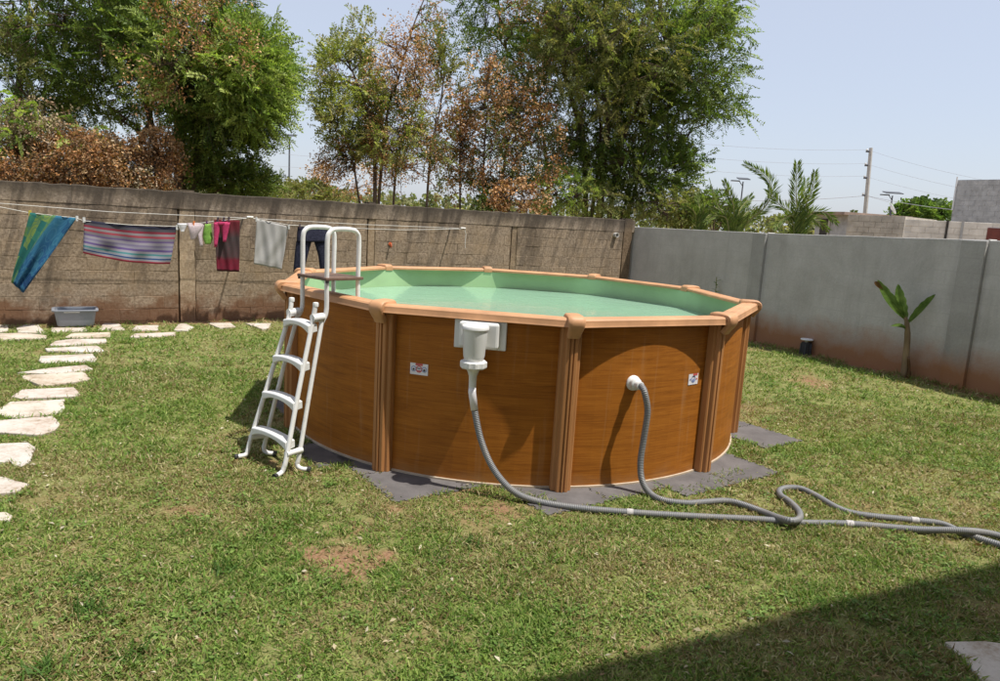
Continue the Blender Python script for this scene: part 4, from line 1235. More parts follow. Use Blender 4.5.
def plain_leaf(name, c0_, c1_, tr=0.3, rough=0.45, vein=None):
    m_, nt, bs = newmat(name)
    f = noise(nt, coords(nt, 'Position'), 9, 5)
    col = ramp(nt, f, [(0.3, c0_), (0.7, c1_)])
    nt.links.new(col, bs.inputs['Base Color']); bs.inputs['Roughness'].default_value = rough
    t = N(nt, 'ShaderNodeBsdfTranslucent'); nt.links.new(col, t.inputs['Color'])
    ms = N(nt, 'ShaderNodeMixShader'); ms.inputs[0].default_value = tr
    nt.links.new(bs.outputs[0], ms.inputs[1]); nt.links.new(t.outputs[0], ms.inputs[2]); nt.links.new(ms.outputs[0], nt.nodes['Material Output'].inputs['Surface'])
    return m_
M['ban'] = plain_leaf('banana_leaf', (0.08, 0.16, 0.03), (0.22, 0.34, 0.08), 0.4)
M['ban2'] = plain_leaf('banana_leaf_scorched', (0.10, 0.05, 0.02), (0.22, 0.12, 0.05))
M['banstem'] = simple('banana_stem', (0.21, 0.15, 0.085), 0.8, 0.35, 10, 0.4, 'Position', (1,1,0.3))
bb_ = G(903.5, 377.5); bY = bb_[1]
ban = empty('banana_plant', (bb_[0], bb_[1], 0))
tag(ban, 'young banana plant with few leaves growing against the grey wall', 'plant')
def bat(x, y, dy=0.0): return tuple(at(x, y, bY+dy) - np.array([bb_[0], bb_[1], 0]))
b = MB(); b.tube(spline([(0, 0, -0.03), bat(906.5, 350), bat(907.5, 333), bat(906.5, 322), bat(904, 313)], 5), [0.046]*6+[0.042]*5+[0.036]*4+[0.028]*3+[0.016]*3, 10); b.build('stem', M['banstem'], ban, smooth=True)
b = MB(); b.tube(spline([(0.045, -0.04, -0.02), (0.04, -0.05, 0.12), (0.0, -0.045, 0.33)], 4), [0.03]*4+[0.02]*5, 8); b.build('dead_sheath', M['ban2'], ban, smooth=True)
LV = [((905, 318), (877, 283), (0.9, -0.3, 0.5), 0.085, -0.05, 'ban', 'leaf'), ((906, 319), (897.5, 288), (1, -0.1, 0.25), 0.095, -0.06, 'ban', 'leaf'),
      ((909, 322), (936, 293), (-0.6, -0.3, 0.7), 0.085, 0.02, 'ban', 'leaf'), ((905, 328), (891, 322), (0.1, -0.8, 0.6), 0.06, 0.06, 'ban', 'leaf')]
for (p0, p1, sd, w_, dr_, mt, nm) in LV:
    b = MB(); blade_leaf(b, bat(*p0), bat(p1[0], p1[1], -0.12), sd, w_*0.85, dr_, 14, 0.35, 0.5)
    lf = b.build(nm, M[mt], ban, smooth=True)
    b = MB(); b.tube([bat(906.5, 332), bat(*p0), tuple(Vector(bat(*p0))*0.55+Vector(bat(p1[0], p1[1], -0.12))*0.45 - Vector((0, 0, dr_*0.2)))], [0.014, 0.012, 0.006], 6); b.build('stalk', M['ban'], lf)
b = MB(); blade_leaf(b, bat(884, 290, -0.085), bat(875, 280, -0.13), (0.9, -0.3, 0.5), 0.045, 0.02, 6, 0.5); b.build('scorched_tip', M['ban2'], ban, smooth=True)

lp = G(805, 354); lamp = empty('garden_lamp', (lp[0], lp[1], 0.0))
tag(lamp, 'small black garden lamp with pale top standing by the grey wall', 'garden lamp')
b = MB(); b.lathe([(0.10, -0.02), (0.098, 0.05), (0.082, 0.20), (0.075, 0.21)], n=14); b.build('base', M['black'], lamp, smooth=True, sharp=40)
b = MB(); b.lathe([(0.030, 0.205), (0.030, 0.235), (0.10, 0.245), (0.108, 0.255), (0.10, 0.268), (0.03, 0.275)], n=18); b.build('top', M['dish'], lamp, smooth=True, sharp=40)
for k in range(6):
    a = k*math.pi/3
    b = MB(); b.box((0.088, -0.006, 0.0), (0.102, 0.006, 0.185)); b.build('fin', M['metal'], lamp, rot=(0, 0, a))

# ------------------------------------------------------------------ leaves in bulk
def unit(v): return v/np.maximum(np.linalg.norm(v, axis=-1, keepdims=True), 1e-9)
def rand_dir(n):
    v = rng.normal(size=(n, 3)); return unit(v)
def rhombs(c, d, nrm, L, W, bend=0.15):
    """leaf quads: centre base c, direction d, normal nrm, length L, half width W"""
    s = unit(np.cross(d, nrm)); n2 = np.cross(s, d)
    L = L[:, None]; W = W[:, None]
    p0 = c; p2 = c + d*L - n2*L*bend
    mid = c + d*L*0.48 + n2*L*0.05
    return np.stack([p0, mid + s*W, p2, mid - s*W], 1)
GREENS = {
 'yellow': [(0.30,0.33,0.085), (0.36,0.38,0.12), (0.24,0.28,0.065), (0.40,0.37,0.15)],
 'deep':  [(0.082,0.155,0.032), (0.128,0.219,0.047), (0.182,0.274,0.066), (0.100,0.182,0.046)],
 'mid':   [(0.096,0.156,0.031), (0.138,0.204,0.046), (0.180,0.246,0.060), (0.078,0.138,0.031)],
 'light': [(0.250,0.336,0.070), (0.320,0.406,0.102), (0.390,0.452,0.140), (0.196,0.288,0.062)],
 'olive': [(0.180,0.203,0.060), (0.240,0.247,0.083), (0.150,0.180,0.052), (0.300,0.277,0.106)],
 'dry':   [(0.373,0.199,0.091), (0.464,0.270,0.142), (0.283,0.142,0.064), (0.541,0.361,0.220), (0.386,0.258,0.155)],
 'rust':  [(0.309,0.148,0.058), (0.386,0.199,0.091), (0.206,0.096,0.045), (0.438,0.283,0.155), (0.155,0.103,0.064)],
 'pale':  [(0.292,0.240,0.140), (0.380,0.304,0.202), (0.228,0.189,0.101), (0.430,0.329,0.228), (0.329,0.216,0.140)],
}
TINT = {'mid': np.array([1.12, 1.04, 1.0]), 'deep': np.array([1.1, 1.0, 1.0]), 'dry': np.array([1.15, 1.08, 0.95]), 'rust': np.array([1.12, 1.12, 1.05])}
def colours(key, n):
    pal = np.array(GREENS[key])*TINT.get(key, np.ones(3)); k = rng.integers(0, len(pal), n)
    return pal[k]*rng.uniform(0.75, 1.25, (n, 1))
def sprays(points, outward, key, K, stem, leaf, wid, droop=0.3, feather=True, upbias=0.25):
    n = len(points)
    d = unit(outward*0.7 + rand_dir(n)*0.75 + np.array([0, 0, upbias]))
    L = stem*rng.uniform(0.6, 1.3, n)
    t = (np.arange(K)+0.5)/K
    side = unit(np.cross(d, rand_dir(n)))
    cpos = points[:,None,:] + d[:,None,:]*(L[:,None]*t)[...,None] - np.array([0,0,1.])*((L[:,None]*droop*t*t)[...,None])
    sg = np.where(np.arange(K) % 2 == 0, 1., -1.)
    ld = unit(d[:,None,:]*0.55 + side[:,None,:]*sg[None,:,None] + rand_dir(n*K).reshape(n,K,3)*0.35)
    nrm = unit(np.cross(d, side)[:,None,:] + rand_dir(n*K).reshape(n,K,3)*0.7)
    if not feather:
        ld = unit(ld + rand_dir(n*K).reshape(n,K,3)*0.9); nrm = rand_dir(n*K).reshape(n,K,3)
        cpos = cpos + rng.normal(size=cpos.shape)*stem*0.18
    LL = leaf*rng.uniform(0.6, 1.35, n*K); WW = wid*rng.uniform(0.6, 1.3, n*K)
    V = rhombs(cpos.reshape(-1,3), ld.reshape(-1,3), nrm.reshape(-1,3), LL, WW)
    C = np.repeat(colours(key, n)*rng.uniform(0.8, 1.2, (n,1)), K, 0)*rng.uniform(0.8, 1.2, (n*K,1))
    # twig of each spray as a thin strip
    ends = points + d*L[:,None] - np.array([0,0,1.])*(L*droop)[:,None]
    return V, C, ends
def blob_points(c, r, n, seed, clump=1.2, thr=0.42, shell=0.45):
    """points in an uneven ellipsoid, gathered in clumps with gaps between"""
    out = []; tot = 0
    while tot < n:
        v = rand_dir(n*3); rad = rng.uniform(shell**3, 1, (n*3,1))**(1/3)
        lump = 0.78 + 0.5*vnoise(v*1.0+5, 2.2, seed)[:,None]
        p = c + v*rad*r*lump
        k = vnoise(p, clump, seed) + 0.3*vnoise(p, clump*2.7, seed+1) > thr + 0.15
        p = p[k]; out.append(p); tot += len(p)
        if tot == 0: thr -= 0.1
    return np.concatenate(out)[:n]
def limb(b, p0, p1, r0, r1, wig=0.08, K=6, n=6, sag=0.0, rs=random):
    p0, p1 = Vector(p0), Vector(p1); L = (p1-p0).length
    pts, rs_ = [], []
    for k in range(K+1):
        t = k/K
        j = Vector((rs.gauss(0,1), rs.gauss(0,1), rs.gauss(0,0.5)))*wig*L*0.25*math.sin(math.pi*t)
        arch = Vector((0,0,1))*0.12*L*math.sin(math.pi*t)
        pts.append(p0.lerp(p1, t)+j+arch-Vector((0,0,sag*t*t))); rs_.append(r0+(r1-r0)*t**0.8)
    b.tube(pts, rs_, n)
def tree(name, label, cat, base_px, Y, blobs, trunks, group=None, seed=0, stem=0.42, leaf=0.085, wid=0.016, K=22, n_limb=26, droop=0.3, leaf_dry=(0.07, 0.024), upb=0.25, bare=0):
    """blobs: (px, py, rx_px, ry_px, dy, depth radius m, sprays, palette, clump, threshold)"""
    bpos = at(*base_px, Y); bpos[2] = 0
    o = empty(name, tuple(bpos)); tag(o, label, cat, group)
    rs = random.Random(seed)
    B0 = np.array([bpos[0], bpos[1], 0.])
    scale = F_PX/Y
    groups = {}
    wood = MB()
    # trunks: polylines in pixels with radii
    forks = []
    for (pl, r0, r1) in trunks:
        pts = [np.array([*at(x, y, Y+dy)]) - B0 for x, y, dy in pl]
        pts[0][2] = -0.1
        sp_ = spline([tuple(p_) for p_ in pts], 5)
        rr_ = [r0+(r1-r0)*(k/(len(sp_)-1)) for k in range(len(sp_))]
        wood.tube(sp_, rr_, 8)
        forks += [np.array(q_) for q_ in sp_[len(sp_)//3:]]
    forks = np.array(forks)
    allp = []
    for bi, (px_, py_, rx, ry, dy, rd, n_, key, cl_, thr) in enumerate(blobs):
        c_ = at(px_, py_, Y+dy) - B0
        r_ = np.array([rx/scale, rd, ry/scale])
        pts = blob_points(c_, r_, n_, seed*10+bi, cl_, thr)
        pts = pts[pts[:,2] > 0.25]
        outw = unit((pts - c_)/r_)
        dry = key in ('dry', 'rust', 'pale')
        if dry: V, C, e_ = sprays(pts, outw, key, int(K*0.8), stem*0.8, leaf_dry[0], leaf_dry[1], droop, False, upb)
        else: V, C, e_ = sprays(pts, outw, key, K, stem, leaf, wid, droop, True, upb)
        g = 'dry' if dry else 'green'
        groups.setdefault(g, []).append((V, C))
        # limbs into this blob
        nl_ = max(3, int(n_limb*n_/max(1, sum(q_[6] for q_ in blobs))))
        sel = pts[rng.integers(0, len(pts), nl_)]
        tips = []
        for p_ in sel:
            tgt = c_ + (p_-c_)*0.8
            lower = forks[forks[:,2] < max(tgt[2], forks[:,2].min()+0.1)]
            f = lower[np.argmin(np.linalg.norm(lower-tgt, axis=1)+0.25*rng.random(len(lower)))]
            r0 = 0.018+0.012*np.linalg.norm(tgt-f)
            limb(wood, f, tgt, min(r0, 0.06), 0.008, 0.25, 6, 5, rs=rs)
            tips += [f+(tgt-f)*t for t in (0.4, 0.6, 0.8, 1.0)]
        tips = np.array(tips)
        for p_, e in zip(pts[::3], e_[::3]):
            k = np.argmin(np.linalg.norm(tips-p_, axis=1)); f = tips[k]
            wood.tube([tuple(f), tuple((f+p_)/2+np.array([0,0,0.05])), tuple(p_), tuple(e)], [0.009, 0.007, 0.005, 0.003], 3, False)
    wood.build('trunk', M['bark'], o, smooth=True)
    for g, lst in groups.items():
        V = np.concatenate([v for v, c in lst]); C = np.concatenate([c for v, c in lst])
        link('crown' if g == 'green' else 'dry_crown', quads_mesh('crown', V, C, M['leaf' if g == 'green' else 'dryleaf']), None, o)
    return o

# the big tree on the left
tree('broad_tree', 'big dense green tree behind the wall on the left', 'tree', (181, 190), 15.6,
     [(60, 20, 110, 75, 0.3, 1.7, 1050, 'mid', 1.1, 0.42), (165, 10, 85, 66, 0, 1.8, 850, 'mid', 1.1, 0.42), (105, 85, 100, 40, 0.5, 1.3, 600, 'mid', 1.2, 0.42),
      (228, 92, 50, 46, -0.3, 1.5, 1150, 'mid', 1.0, 0.38), (248, 70, 34, 36, -0.8, 1.1, 620, 'light', 1.0, 0.40), (252, 108, 30, 24, -0.7, 0.9, 340, 'light', 1.1, 0.40), (218, 146, 38, 32, 0.2, 1.0, 420, 'mid', 1.1, 0.44), (228, 182, 36, 10, 0.4, 0.7, 200, 'mid', 1.1, 0.38), (20, 80, 60, 50, 0.3, 1.4, 420, 'deep', 1.2, 0.45), (130, -60, 160, 45, 0, 2.2, 600, 'mid', 1.0, 0.4),
      (208, 20, 40, 26, -1.9, 0.5, 60, 'dry', 2.6, 0.60), (165, 55, 34, 44, -1.9, 0.5, 26, 'dry', 2.6, 0.60), (200, 60, 60, 50, -1.6, 0.6, 200, 'light', 1.8, 0.5), (232, 50, 20, 14, -1.9, 0.3, 16, 'dry', 2.6, 0.55), (165, 92, 26, 10, -1.6, 0.3, 20, 'dry', 2.6, 0.55), (120, 50, 60, 50, -1.2, 0.6, 160, 'mid', 1.8, 0.52), (20, 20, 30, 40, -1.6, 0.5, 70, 'olive', 1.6, 0.5)],
     [([(181, 195, 0), (180, 150, 0), (179, 110, 0), (174, 60, 0.1), (165, 0, 0.1)], 0.15, 0.05), ([(180, 150, 0), (205, 110, -0.1), (235, 70, -0.3)], 0.08, 0.03), ([(181, 185, 0), (200, 160, -0.1), (218, 135, -0.2)], 0.07, 0.03), ([(178, 120, 0), (140, 80, 0.2), (90, 40, 0.4)], 0.09, 0.03),
      ([(17, 190, 0.6), (17, 130, 0.6), (20, 80, 0.5), (30, 20, 0.4)], 0.12, 0.05), ([(130, 190, 0.6), (140, 150, 0.5), (150, 120, 0.4), (155, 70, 0.3)], 0.05, 0.03)],
     seed=1, n_limb=70, stem=0.50, leaf=0.075, wid=0.015, K=30, droop=0.2, leaf_dry=(0.06, 0.015), upb=0.4)
# dry creeper heaped on the wall at the left
tree('dry_creeper', 'brown dried creeper heaped behind the wall under the big left tree', 'creeper', (80, 188), 13.3,
     [(20, 168, 50, 22, 0, 0.7, 480, 'rust', 2.4, 0.46), (85, 162, 52, 28, 0.1, 0.7, 650, 'rust', 2.4, 0.46), (140, 168, 42, 24, 0.6, 0.6, 430, 'rust', 2.4, 0.46), (45, 142, 60, 20, 0.1, 0.6, 110, 'light', 2.2, 0.46), (50, 148, 70, 26, 0.2, 0.6, 420, 'pale', 2.4, 0.5), (60, 176, 95, 14, 0.3, 0.6, 420, 'pale', 1.8, 0.36), (158, 150, 16, 24, 0.8, 0.4, 150, 'dry', 2.0, 0.3), (30, 118, 40, 20, 0.2, 0.5, 60, 'light', 2.2, 0.5), (40, 125, 50, 20, 0.2, 0.5, 60, 'pale', 2.2, 0.5)],
     [([(20, 195, 0), (25, 165, 0), (30, 130, 0)], 0.03, 0.012), ([(80, 195, 0.1), (85, 165, 0.1), (80, 138, 0)], 0.03, 0.012), ([(140, 195, 0.6), (142, 165, 0.6), (150, 145, 0.6)], 0.03, 0.012)],
     seed=2, n_limb=110, stem=0.34, leaf=0.06, wid=0.02, K=24, leaf_dry=(0.055, 0.017), droop=0.6, upb=0.0)
# slender half-dry tree in the middle
tree('slender_tree', 'slender half dry tree with light green left side behind the wall', 'tree', (376, 200), 17.2,
     [(346, 72, 28, 36, -0.1, 0.8, 320, 'yellow', 2.2, 0.50), (350, 116, 32, 28, -0.1, 0.8, 330, 'yellow', 2.2, 0.48), (365, 45, 18, 26, 0, 0.5, 60, 'yellow', 2.2, 0.5), (350, 148, 22, 14, 0, 0.7, 170, 'olive', 1.6, 0.44), (395, 100, 34, 60, 0, 0.9, 420, 'dry', 1.7, 0.42), (412, 62, 24, 40, 0.1, 0.8, 80, 'dry', 1.7, 0.5), (425, 24, 16, 26, 0.2, 0.6, 28, 'dry', 1.8, 0.5),
      (338, 162, 18, 18, 0, 0.6, 130, 'dry', 1.8, 0.5), (405, 160, 34, 34, 0.2, 0.8, 220, 'dry', 1.7, 0.45), (388, 125, 32, 40, -0.3, 0.7, 260, 'yellow', 1.7, 0.45), (436, 100, 24, 70, 0.4, 0.7, 260, 'olive', 1.6, 0.45), (328, 95, 10, 34, -0.2, 0.4, 26, 'dry', 2.0, 0.5)],
     [([(376, 205, 0), (375, 170, 0), (372, 130, 0), (362, 95, -0.1), (345, 55, -0.2)], 0.055, 0.012), ([(375, 170, 0), (385, 130, 0), (398, 80, 0), (412, 30, 0.1), (428, -10, 0.2)], 0.04, 0.010), ([(392, 205, 0.1), (396, 170, 0.1), (408, 130, 0.1), (420, 90, 0.2)], 0.035, 0.012), ([(376, 180, 0), (350, 150, 0), (325, 130, -0.1)], 0.03, 0.01), ([(425, 205, 0.3), (430, 160, 0.3), (440, 110, 0.4), (445, 60, 0.4)], 0.035, 0.012)],
     seed=3, n_limb=70, stem=0.40, leaf=0.075, wid=0.017, K=18, leaf_dry=(0.055, 0.016), droop=0.15, upb=0.5)
# the big acacia
tree('acacia_tree', 'large green acacia with many thin trunks behind the wall, right of centre', 'tree', (596, 212), 20.5,
     [(560, 10, 110, 60, 0.2, 2.4, 720, 'mid', 1.0, 0.46), (640, 20, 95, 70, 0, 2.4, 900, 'mid', 1.0, 0.46), (565, 95, 72, 75, 0.3, 1.8, 900, 'mid', 1.2, 0.42), (600, 120, 60, 70, -1.0, 1.0, 420, 'olive', 1.4, 0.46), (650, 105, 60, 60, 0.2, 1.8, 650, 'mid', 1.0, 0.44), (688, 70, 45, 54, -0.3, 1.5, 420, 'mid', 1.1, 0.48), (612, 152, 62, 55, 0.3, 1.5, 620, 'mid', 1.1, 0.42),
      (645, 172, 38, 38, -0.2, 1.2, 360, 'mid', 1.1, 0.46), (722, 106, 24, 11, -0.3, 0.7, 70, 'mid', 1.2, 0.45), (676, 165, 26, 22, -0.4, 0.8, 70, 'mid', 1.2, 0.52), (590, -60, 160, 40, 0, 3.0, 450, 'mid', 1.0, 0.42), (706, 8, 36, 36, -0.2, 1.2, 220, 'light', 1.1, 0.48), (470, 15, 36, 30, 0, 1.0, 100, 'mid', 1.1, 0.5), (610, 45, 60, 50, -2.0, 0.8, 300, 'olive', 1.3, 0.46), (560, 30, 50, 40, -2.0, 0.7, 160, 'olive', 1.3, 0.48), (520, 40, 25, 40, -1.8, 0.5, 50, 'dry', 1.6, 0.5)],
     [([(600, 215, 0), (604, 160, 0), (608, 100, 0), (600, 40, 0)], 0.10, 0.04), ([(590, 215, 0.2), (585, 160, 0.2), (572, 100, 0.2), (555, 40, 0.2)], 0.09, 0.04), ([(606, 215, -0.2), (618, 160, -0.2), (640, 100, -0.2), (665, 40, -0.2)], 0.08, 0.03), ([(618, 150, -0.2), (660, 110, -0.3), (705, 80, -0.4)], 0.05, 0.02), ([(585, 215, 0.3), (600, 150, 0.3), (595, 90, 0.3)], 0.06, 0.03),
      ([(606, 190, -0.1), (640, 165, -0.3), (680, 150, -0.5)], 0.045, 0.015), ([(560, 215, 0.3), (545, 150, 0.3), (530, 90, 0.2), (500, 40, 0.1)], 0.06, 0.02)],
     seed=4, n_limb=90, stem=0.58, leaf=0.085, wid=0.018, K=28, droop=0.25, upb=0.35)
# rusty creeper hanging in front of the acacia
tree('rusty_creeper', 'rust brown dead creeper hanging between the slender tree and the acacia', 'creeper', (490, 206), 18.0,
     [(490, 130, 38, 60, 0, 0.9, 260, 'rust', 1.6, 0.42), (480, 95, 32, 34, 0, 0.8, 80, 'dry', 1.6, 0.46), (495, 140, 46, 70, 0.5, 0.7, 420, 'olive', 1.6, 0.4), (535, 150, 26, 45, 0.1, 0.7, 120, 'rust', 1.6, 0.46), (520, 196, 30, 14, -0.4, 0.5, 130, 'dry', 1.8, 0.36), (455, 150, 20, 50, 0.2, 0.5, 110, 'dry', 1.6, 0.46), (470, 195, 40, 18, 0.5, 0.6, 120, 'deep', 1.6, 0.4)],
     [([(485, 212, 0), (484, 160, 0), (488, 100, 0)], 0.035, 0.012), ([(497, 212, 0.1), (505, 160, 0.1), (520, 110, 0.1)], 0.035, 0.012), ([(465, 212, 0.1), (460, 160, 0.1), (462, 110, 0.1)], 0.03, 0.01), ([(510, 212, 0.3), (512, 175, 0.3), (530, 140, 0.3)], 0.03, 0.01)],
     seed=5, n_limb=60, stem=0.36, leaf=0.07, wid=0.018, K=18, leaf_dry=(0.07, 0.024), droop=0.5, upb=0.1)
# shrubs along the back
def shrub(label, base, Y, blobs, seed, **kw):
    x, y = base
    return tree('shrub', label, 'shrub', base, Y, blobs, [([(x-6, y+6, 0), (x-8, y-8, 0), (x-10, y-18, 0)], 0.03, 0.012), ([(x+5, y+6, 0.1), (x+8, y-8, 0.1), (x+12, y-16, 0.1)], 0.03, 0.012)], 'shrubs beyond the walls', seed, n_limb=14, **kw)
shrub('yellow green feathery shrub at the foot of the acacia', (565, 214), 18.6, [(560, 190, 34, 20, 0, 0.8, 220, 'light', 1.5, 0.36), (590, 198, 30, 12, 0, 0.6, 110, 'olive', 1.5, 0.4)], 11, stem=0.34, leaf=0.07, wid=0.017, K=18)
shrub('olive green shrub between the left tree and the slender tree', (312, 196), 24, [(310, 193, 34, 7, 0, 1.0, 200, 'olive', 1.2, 0.34), (345, 180, 30, 18, 0.3, 0.9, 130, 'dry', 1.4, 0.4)], 12, leaf=0.09, wid=0.026, K=18)
shrub('dark green shrub over the wall top below the left tree', (235, 192), 16.4, [(232, 180, 40, 12, 0, 0.8, 280, 'mid', 1.4, 0.34)], 13, K=18)
shrub('pale green shrub above the wall corner', (675, 224), 19.0, [(672, 208, 36, 15, 0, 0.9, 240, 'olive', 1.4, 0.36), (700, 212, 30, 12, 0.3, 0.8, 160, 'olive', 1.4, 0.38)], 14, K=18, stem=0.3)
shrub('green shrub between wall corner and palm', (722, 228), 18.4, [(716, 212, 26, 18, 0, 0.8, 200, 'mid', 1.5, 0.36)], 15, K=18, stem=0.3)
shrub('round dark tree crown far behind the pale block wall', (920, 222), 62, [(920, 212, 24, 8, 0, 2.2, 420, 'deep', 0.5, 0.3)], 16, stem=0.9, leaf=0.30, wid=0.10, K=16)
# distant belt of trees
rngb = []
Vs, Cs = [], []
for px_ in range(-60, 1100, 7):
    hz_y = 218.4 + 0.0584*(px_-500)
    h_ = rng.uniform(9, 17)
    c_ = at(px_, hz_y-6, 150+rng.uniform(-15, 15)); c_[2] = 2.2
    p_ = blob_points(c_, np.array([2.6, 2.6, 1.4+h_*0.16]), 26, int(px_) % 50, 0.4, 0.3)
    V, C, _ = sprays(p_, unit(p_-c_), 'olive', 8, 1.3, 0.8, 0.34)
    Vs.append(V); Cs.append(C*0.8+0.05)
tag(link('distant_trees', quads_mesh('distant_trees', np.concatenate(Vs), np.concatenate(Cs), M['leaf'])), 'hazy olive belt of far trees on the horizon', 'trees', kind='stuff')

# ------------------------------------------------------------------ palms behind the right wall
M['rachis'] = simple('palm_rachis', (0.20, 0.20, 0.07), 0.6, 0.2, 8)
def palm(label, base_px, Y, fronds, seed, key='mid'):
    bp = at(*base_px, Y); bp[2] = 0
    o = empty('palm', tuple(bp)); tag(o, label, 'palm', 'young palms behind the right wall')
    B0 = np.array([bp[0], bp[1], 0])
    b = MB(); b.tube([(0, 0, -0.1), (0.01, 0, 0.5), (0, 0, 1.1), (0, 0, 1.5)], [0.16, 0.17, 0.15, 0.08], 10); b.build('trunk', M['bark'], o)
    rs = np.random.default_rng(seed)
    for (pl, w_, dy1) in fronds:
        n0 = len(pl)
        pts = [tuple(at(x, y, Y+dy1*(k/(n0-1))) - B0) for k, (x, y) in enumerate(pl)]
        pts = [(0, 0, 1.35)] + pts
        sp_ = spline(pts, 9)
        b = MB(); b.tube(sp_, [0.022*(1-0.85*k/(len(sp_)-1)) for k in range(len(sp_))], 5); fr = b.build('frond', M['rachis'], o)
        P_ = np.array([list(q) for q in sp_]); seg = np.linalg.norm(np.diff(P_, axis=0), axis=1); cum = np.r_[0, np.cumsum(seg)]
        nl_ = int(cum[-1]/0.035); s = np.linspace(0.28*cum[-1], cum[-1]*0.995, nl_)
        C_ = np.stack([np.interp(s, cum, P_[:, k]) for k in range(3)], 1)
        T_ = unit(np.gradient(C_, axis=0))
        sd = unit(np.cross(T_, np.array([0.15, 1, 0.1])))
        Vv, Cc = [], []
        for sgn in (1, -1):
            t = (s-s[0])/(s[-1]-s[0])
            d = unit(T_*(1.1+0.3*t[:,None]) + sd*sgn*0.75 + rs.normal(size=C_.shape)*0.10 + np.array([0, -0.25, -0.05]))
            nm = unit(np.cross(d, T_) + rs.normal(size=C_.shape)*0.25)
            LL = 0.72*w_*(0.45+0.55*np.sin(np.pi*np.clip(t*0.85+0.15, 0, 1)))*rs.uniform(0.85, 1.15, len(t))
            Vv.append(rhombs(C_, d, nm, LL, np.full(len(t), 0.013), 0.12)); Cc.append(colours(key, len(t)))
        link('leaflets', quads_mesh('leaflets', np.concatenate(Vv), np.concatenate(Cc), M['leaf']), None, fr)
    return o
palm('upright young palm standing right of the wall pilaster', (800, 232), 16.2,
     [([(797, 215), (796, 190), (797, 164)], 0.50, -0.2), ([(803, 215), (812, 190), (815, 172)], 0.42, -0.3), ([(792, 218), (780, 205), (768, 190)], 0.40, 0.3), ([(806, 220), (822, 212), (836, 222)], 0.38, -0.2), ([(795, 220), (783, 219), (775, 228)], 0.36, -0.3), ([(800, 214), (804, 196), (806, 180)], 0.42, 0.4), ([(805, 222), (818, 222), (828, 230)], 0.34, 0.3)], 21)
palm('leaning young palm with arching fronds left of the wall pilaster', (735, 232), 17.0,
     [([(745, 226), (764, 208), (772, 192), (765, 176), (745, 164)], 0.42, -0.2), ([(734, 212), (730, 196), (724, 181)], 0.36, -0.2), ([(730, 218), (718, 206), (709, 178)], 0.05, 0), ([(742, 220), (752, 210), (760, 212)], 0.36, 0.3), ([(728, 222), (716, 216), (706, 222)], 0.36, -0.2), ([(738, 216), (744, 204), (752, 196)], 0.36, 0.4), ([(727, 220), (716, 208), (708, 206)], 0.34, 0.3)], 22, 'mid')

palm('low bushy palm half hidden by the wall near its corner', (700, 230), 17.6,
     [([(702, 218), (706, 206), (716, 202)], 0.34, -0.2), ([(696, 218), (690, 208), (682, 206)], 0.34, -0.2), ([(700, 216), (699, 206), (697, 198)], 0.32, 0.2), ([(705, 221), (714, 214), (722, 216)], 0.32, 0.2)], 23, 'mid')

# ------------------------------------------------------------------ buildings beyond the right wall
def tower(name, label, quad, Y, depth, mat, cat='building'):
    """upright box whose near face spans the picture columns of quad (x0, x1) with top rows (y0, y1)"""
    (x0, x1, y0, y1, Y0, Y1) = quad
    a, b_ = at(x0, y0, Y0), at(x1, y1, Y1)
    o = empty(name, (a[0], a[1], 0)); tag(o, label, cat)
    d = b_[:2]-a[:2]; L = np.hypot(*d); dn = d/L; nn = np.array([-dn[1], dn[0]])
    if nn[1] < 0: nn = -nn
    return o, a, L, (a[2]+b_[2])/2, math.atan2(dn[1], dn[0])
def far_building(label, x0, x1, ytop, Y0, Y1, depth, mat, rows=True, nm='block_building', cat='building'):
    ym = 218.4+0.0584*((x0+x1)/2-500)
    o, a, L, H, az = tower(nm, label, (x0, x1, ytop, ytop, Y0, Y1), Y0, depth, mat, cat)
    o.rotation_euler = (0, 0, az)
    b = MB(); b.box((0.01, 0.02, -0.1), (L-0.01, depth-0.02, H)); b.build('wall', mat, o)
    return o, L, H
LOWW, L, H = far_building('low pale block wall with dark gaps beyond the grey wall', 905, 1010, 221.5, 24, 22.5, 0.15, M['far_pale'], nm='far_block_wall', cat='wall')
nb = 0
for r_ in range(4):                                        # block courses proud of the mortar
    z = H-0.2*(r_+0.5)-0.01; x = (r_ % 2)*0.2
    while x < L-0.1:
        w_ = min(0.4, L-x)
        b = MB(); b.box((x+0.008, 0.006, z-0.092), (x+w_-0.008, 0.1, z+0.092)); b.build('block', M['far_pale'], LOWW); x += w_
for x_ in (1.16, 1.57, 2.9):
    b = MB(); b.box((x_, -0.03, H-0.9), (x_+0.07, 0.005, H+0.03)); b.build('post', M['far_dark'] if x_ < 1.3 else M['far_grey'], LOWW)
xx = (990-905)/105*L
b = MB(); b.box((xx, -0.02, H-0.62), (xx+0.6, 0.004, H-0.15)); b.build('gate_panel', M['far_red'], LOWW)
BLD, L, H = far_building('pale block shed with dark opening beyond the grey wall', 848, 906, 215.5, 27, 25.5, 3.0, M['far_block'], nm='block_shed', cat='shed')
for r_ in range(5):
    z = H-0.2*(r_+0.5)-0.03; x = (r_ % 2)*0.2
    while x < L-0.1:
        w_ = min(0.4, L-x)
        b = MB(); b.box((x+0.008, 0.006, z-0.092), (x+w_-0.008, 0.1, z+0.092)); b.build('block', M['far_block'], BLD); x += w_
HUT, L, H = far_building('low house with rusty roof and dark doorway behind the palm', 816, 852, 215, 33, 31, 3.0, M['far_grey'], nm='far_house', cat='house')
b = MB(); b.box((-0.35, -0.5, H), (L+0.1, 3.2, H+0.12)); b.build('roof', M['rooftile'], HUT)
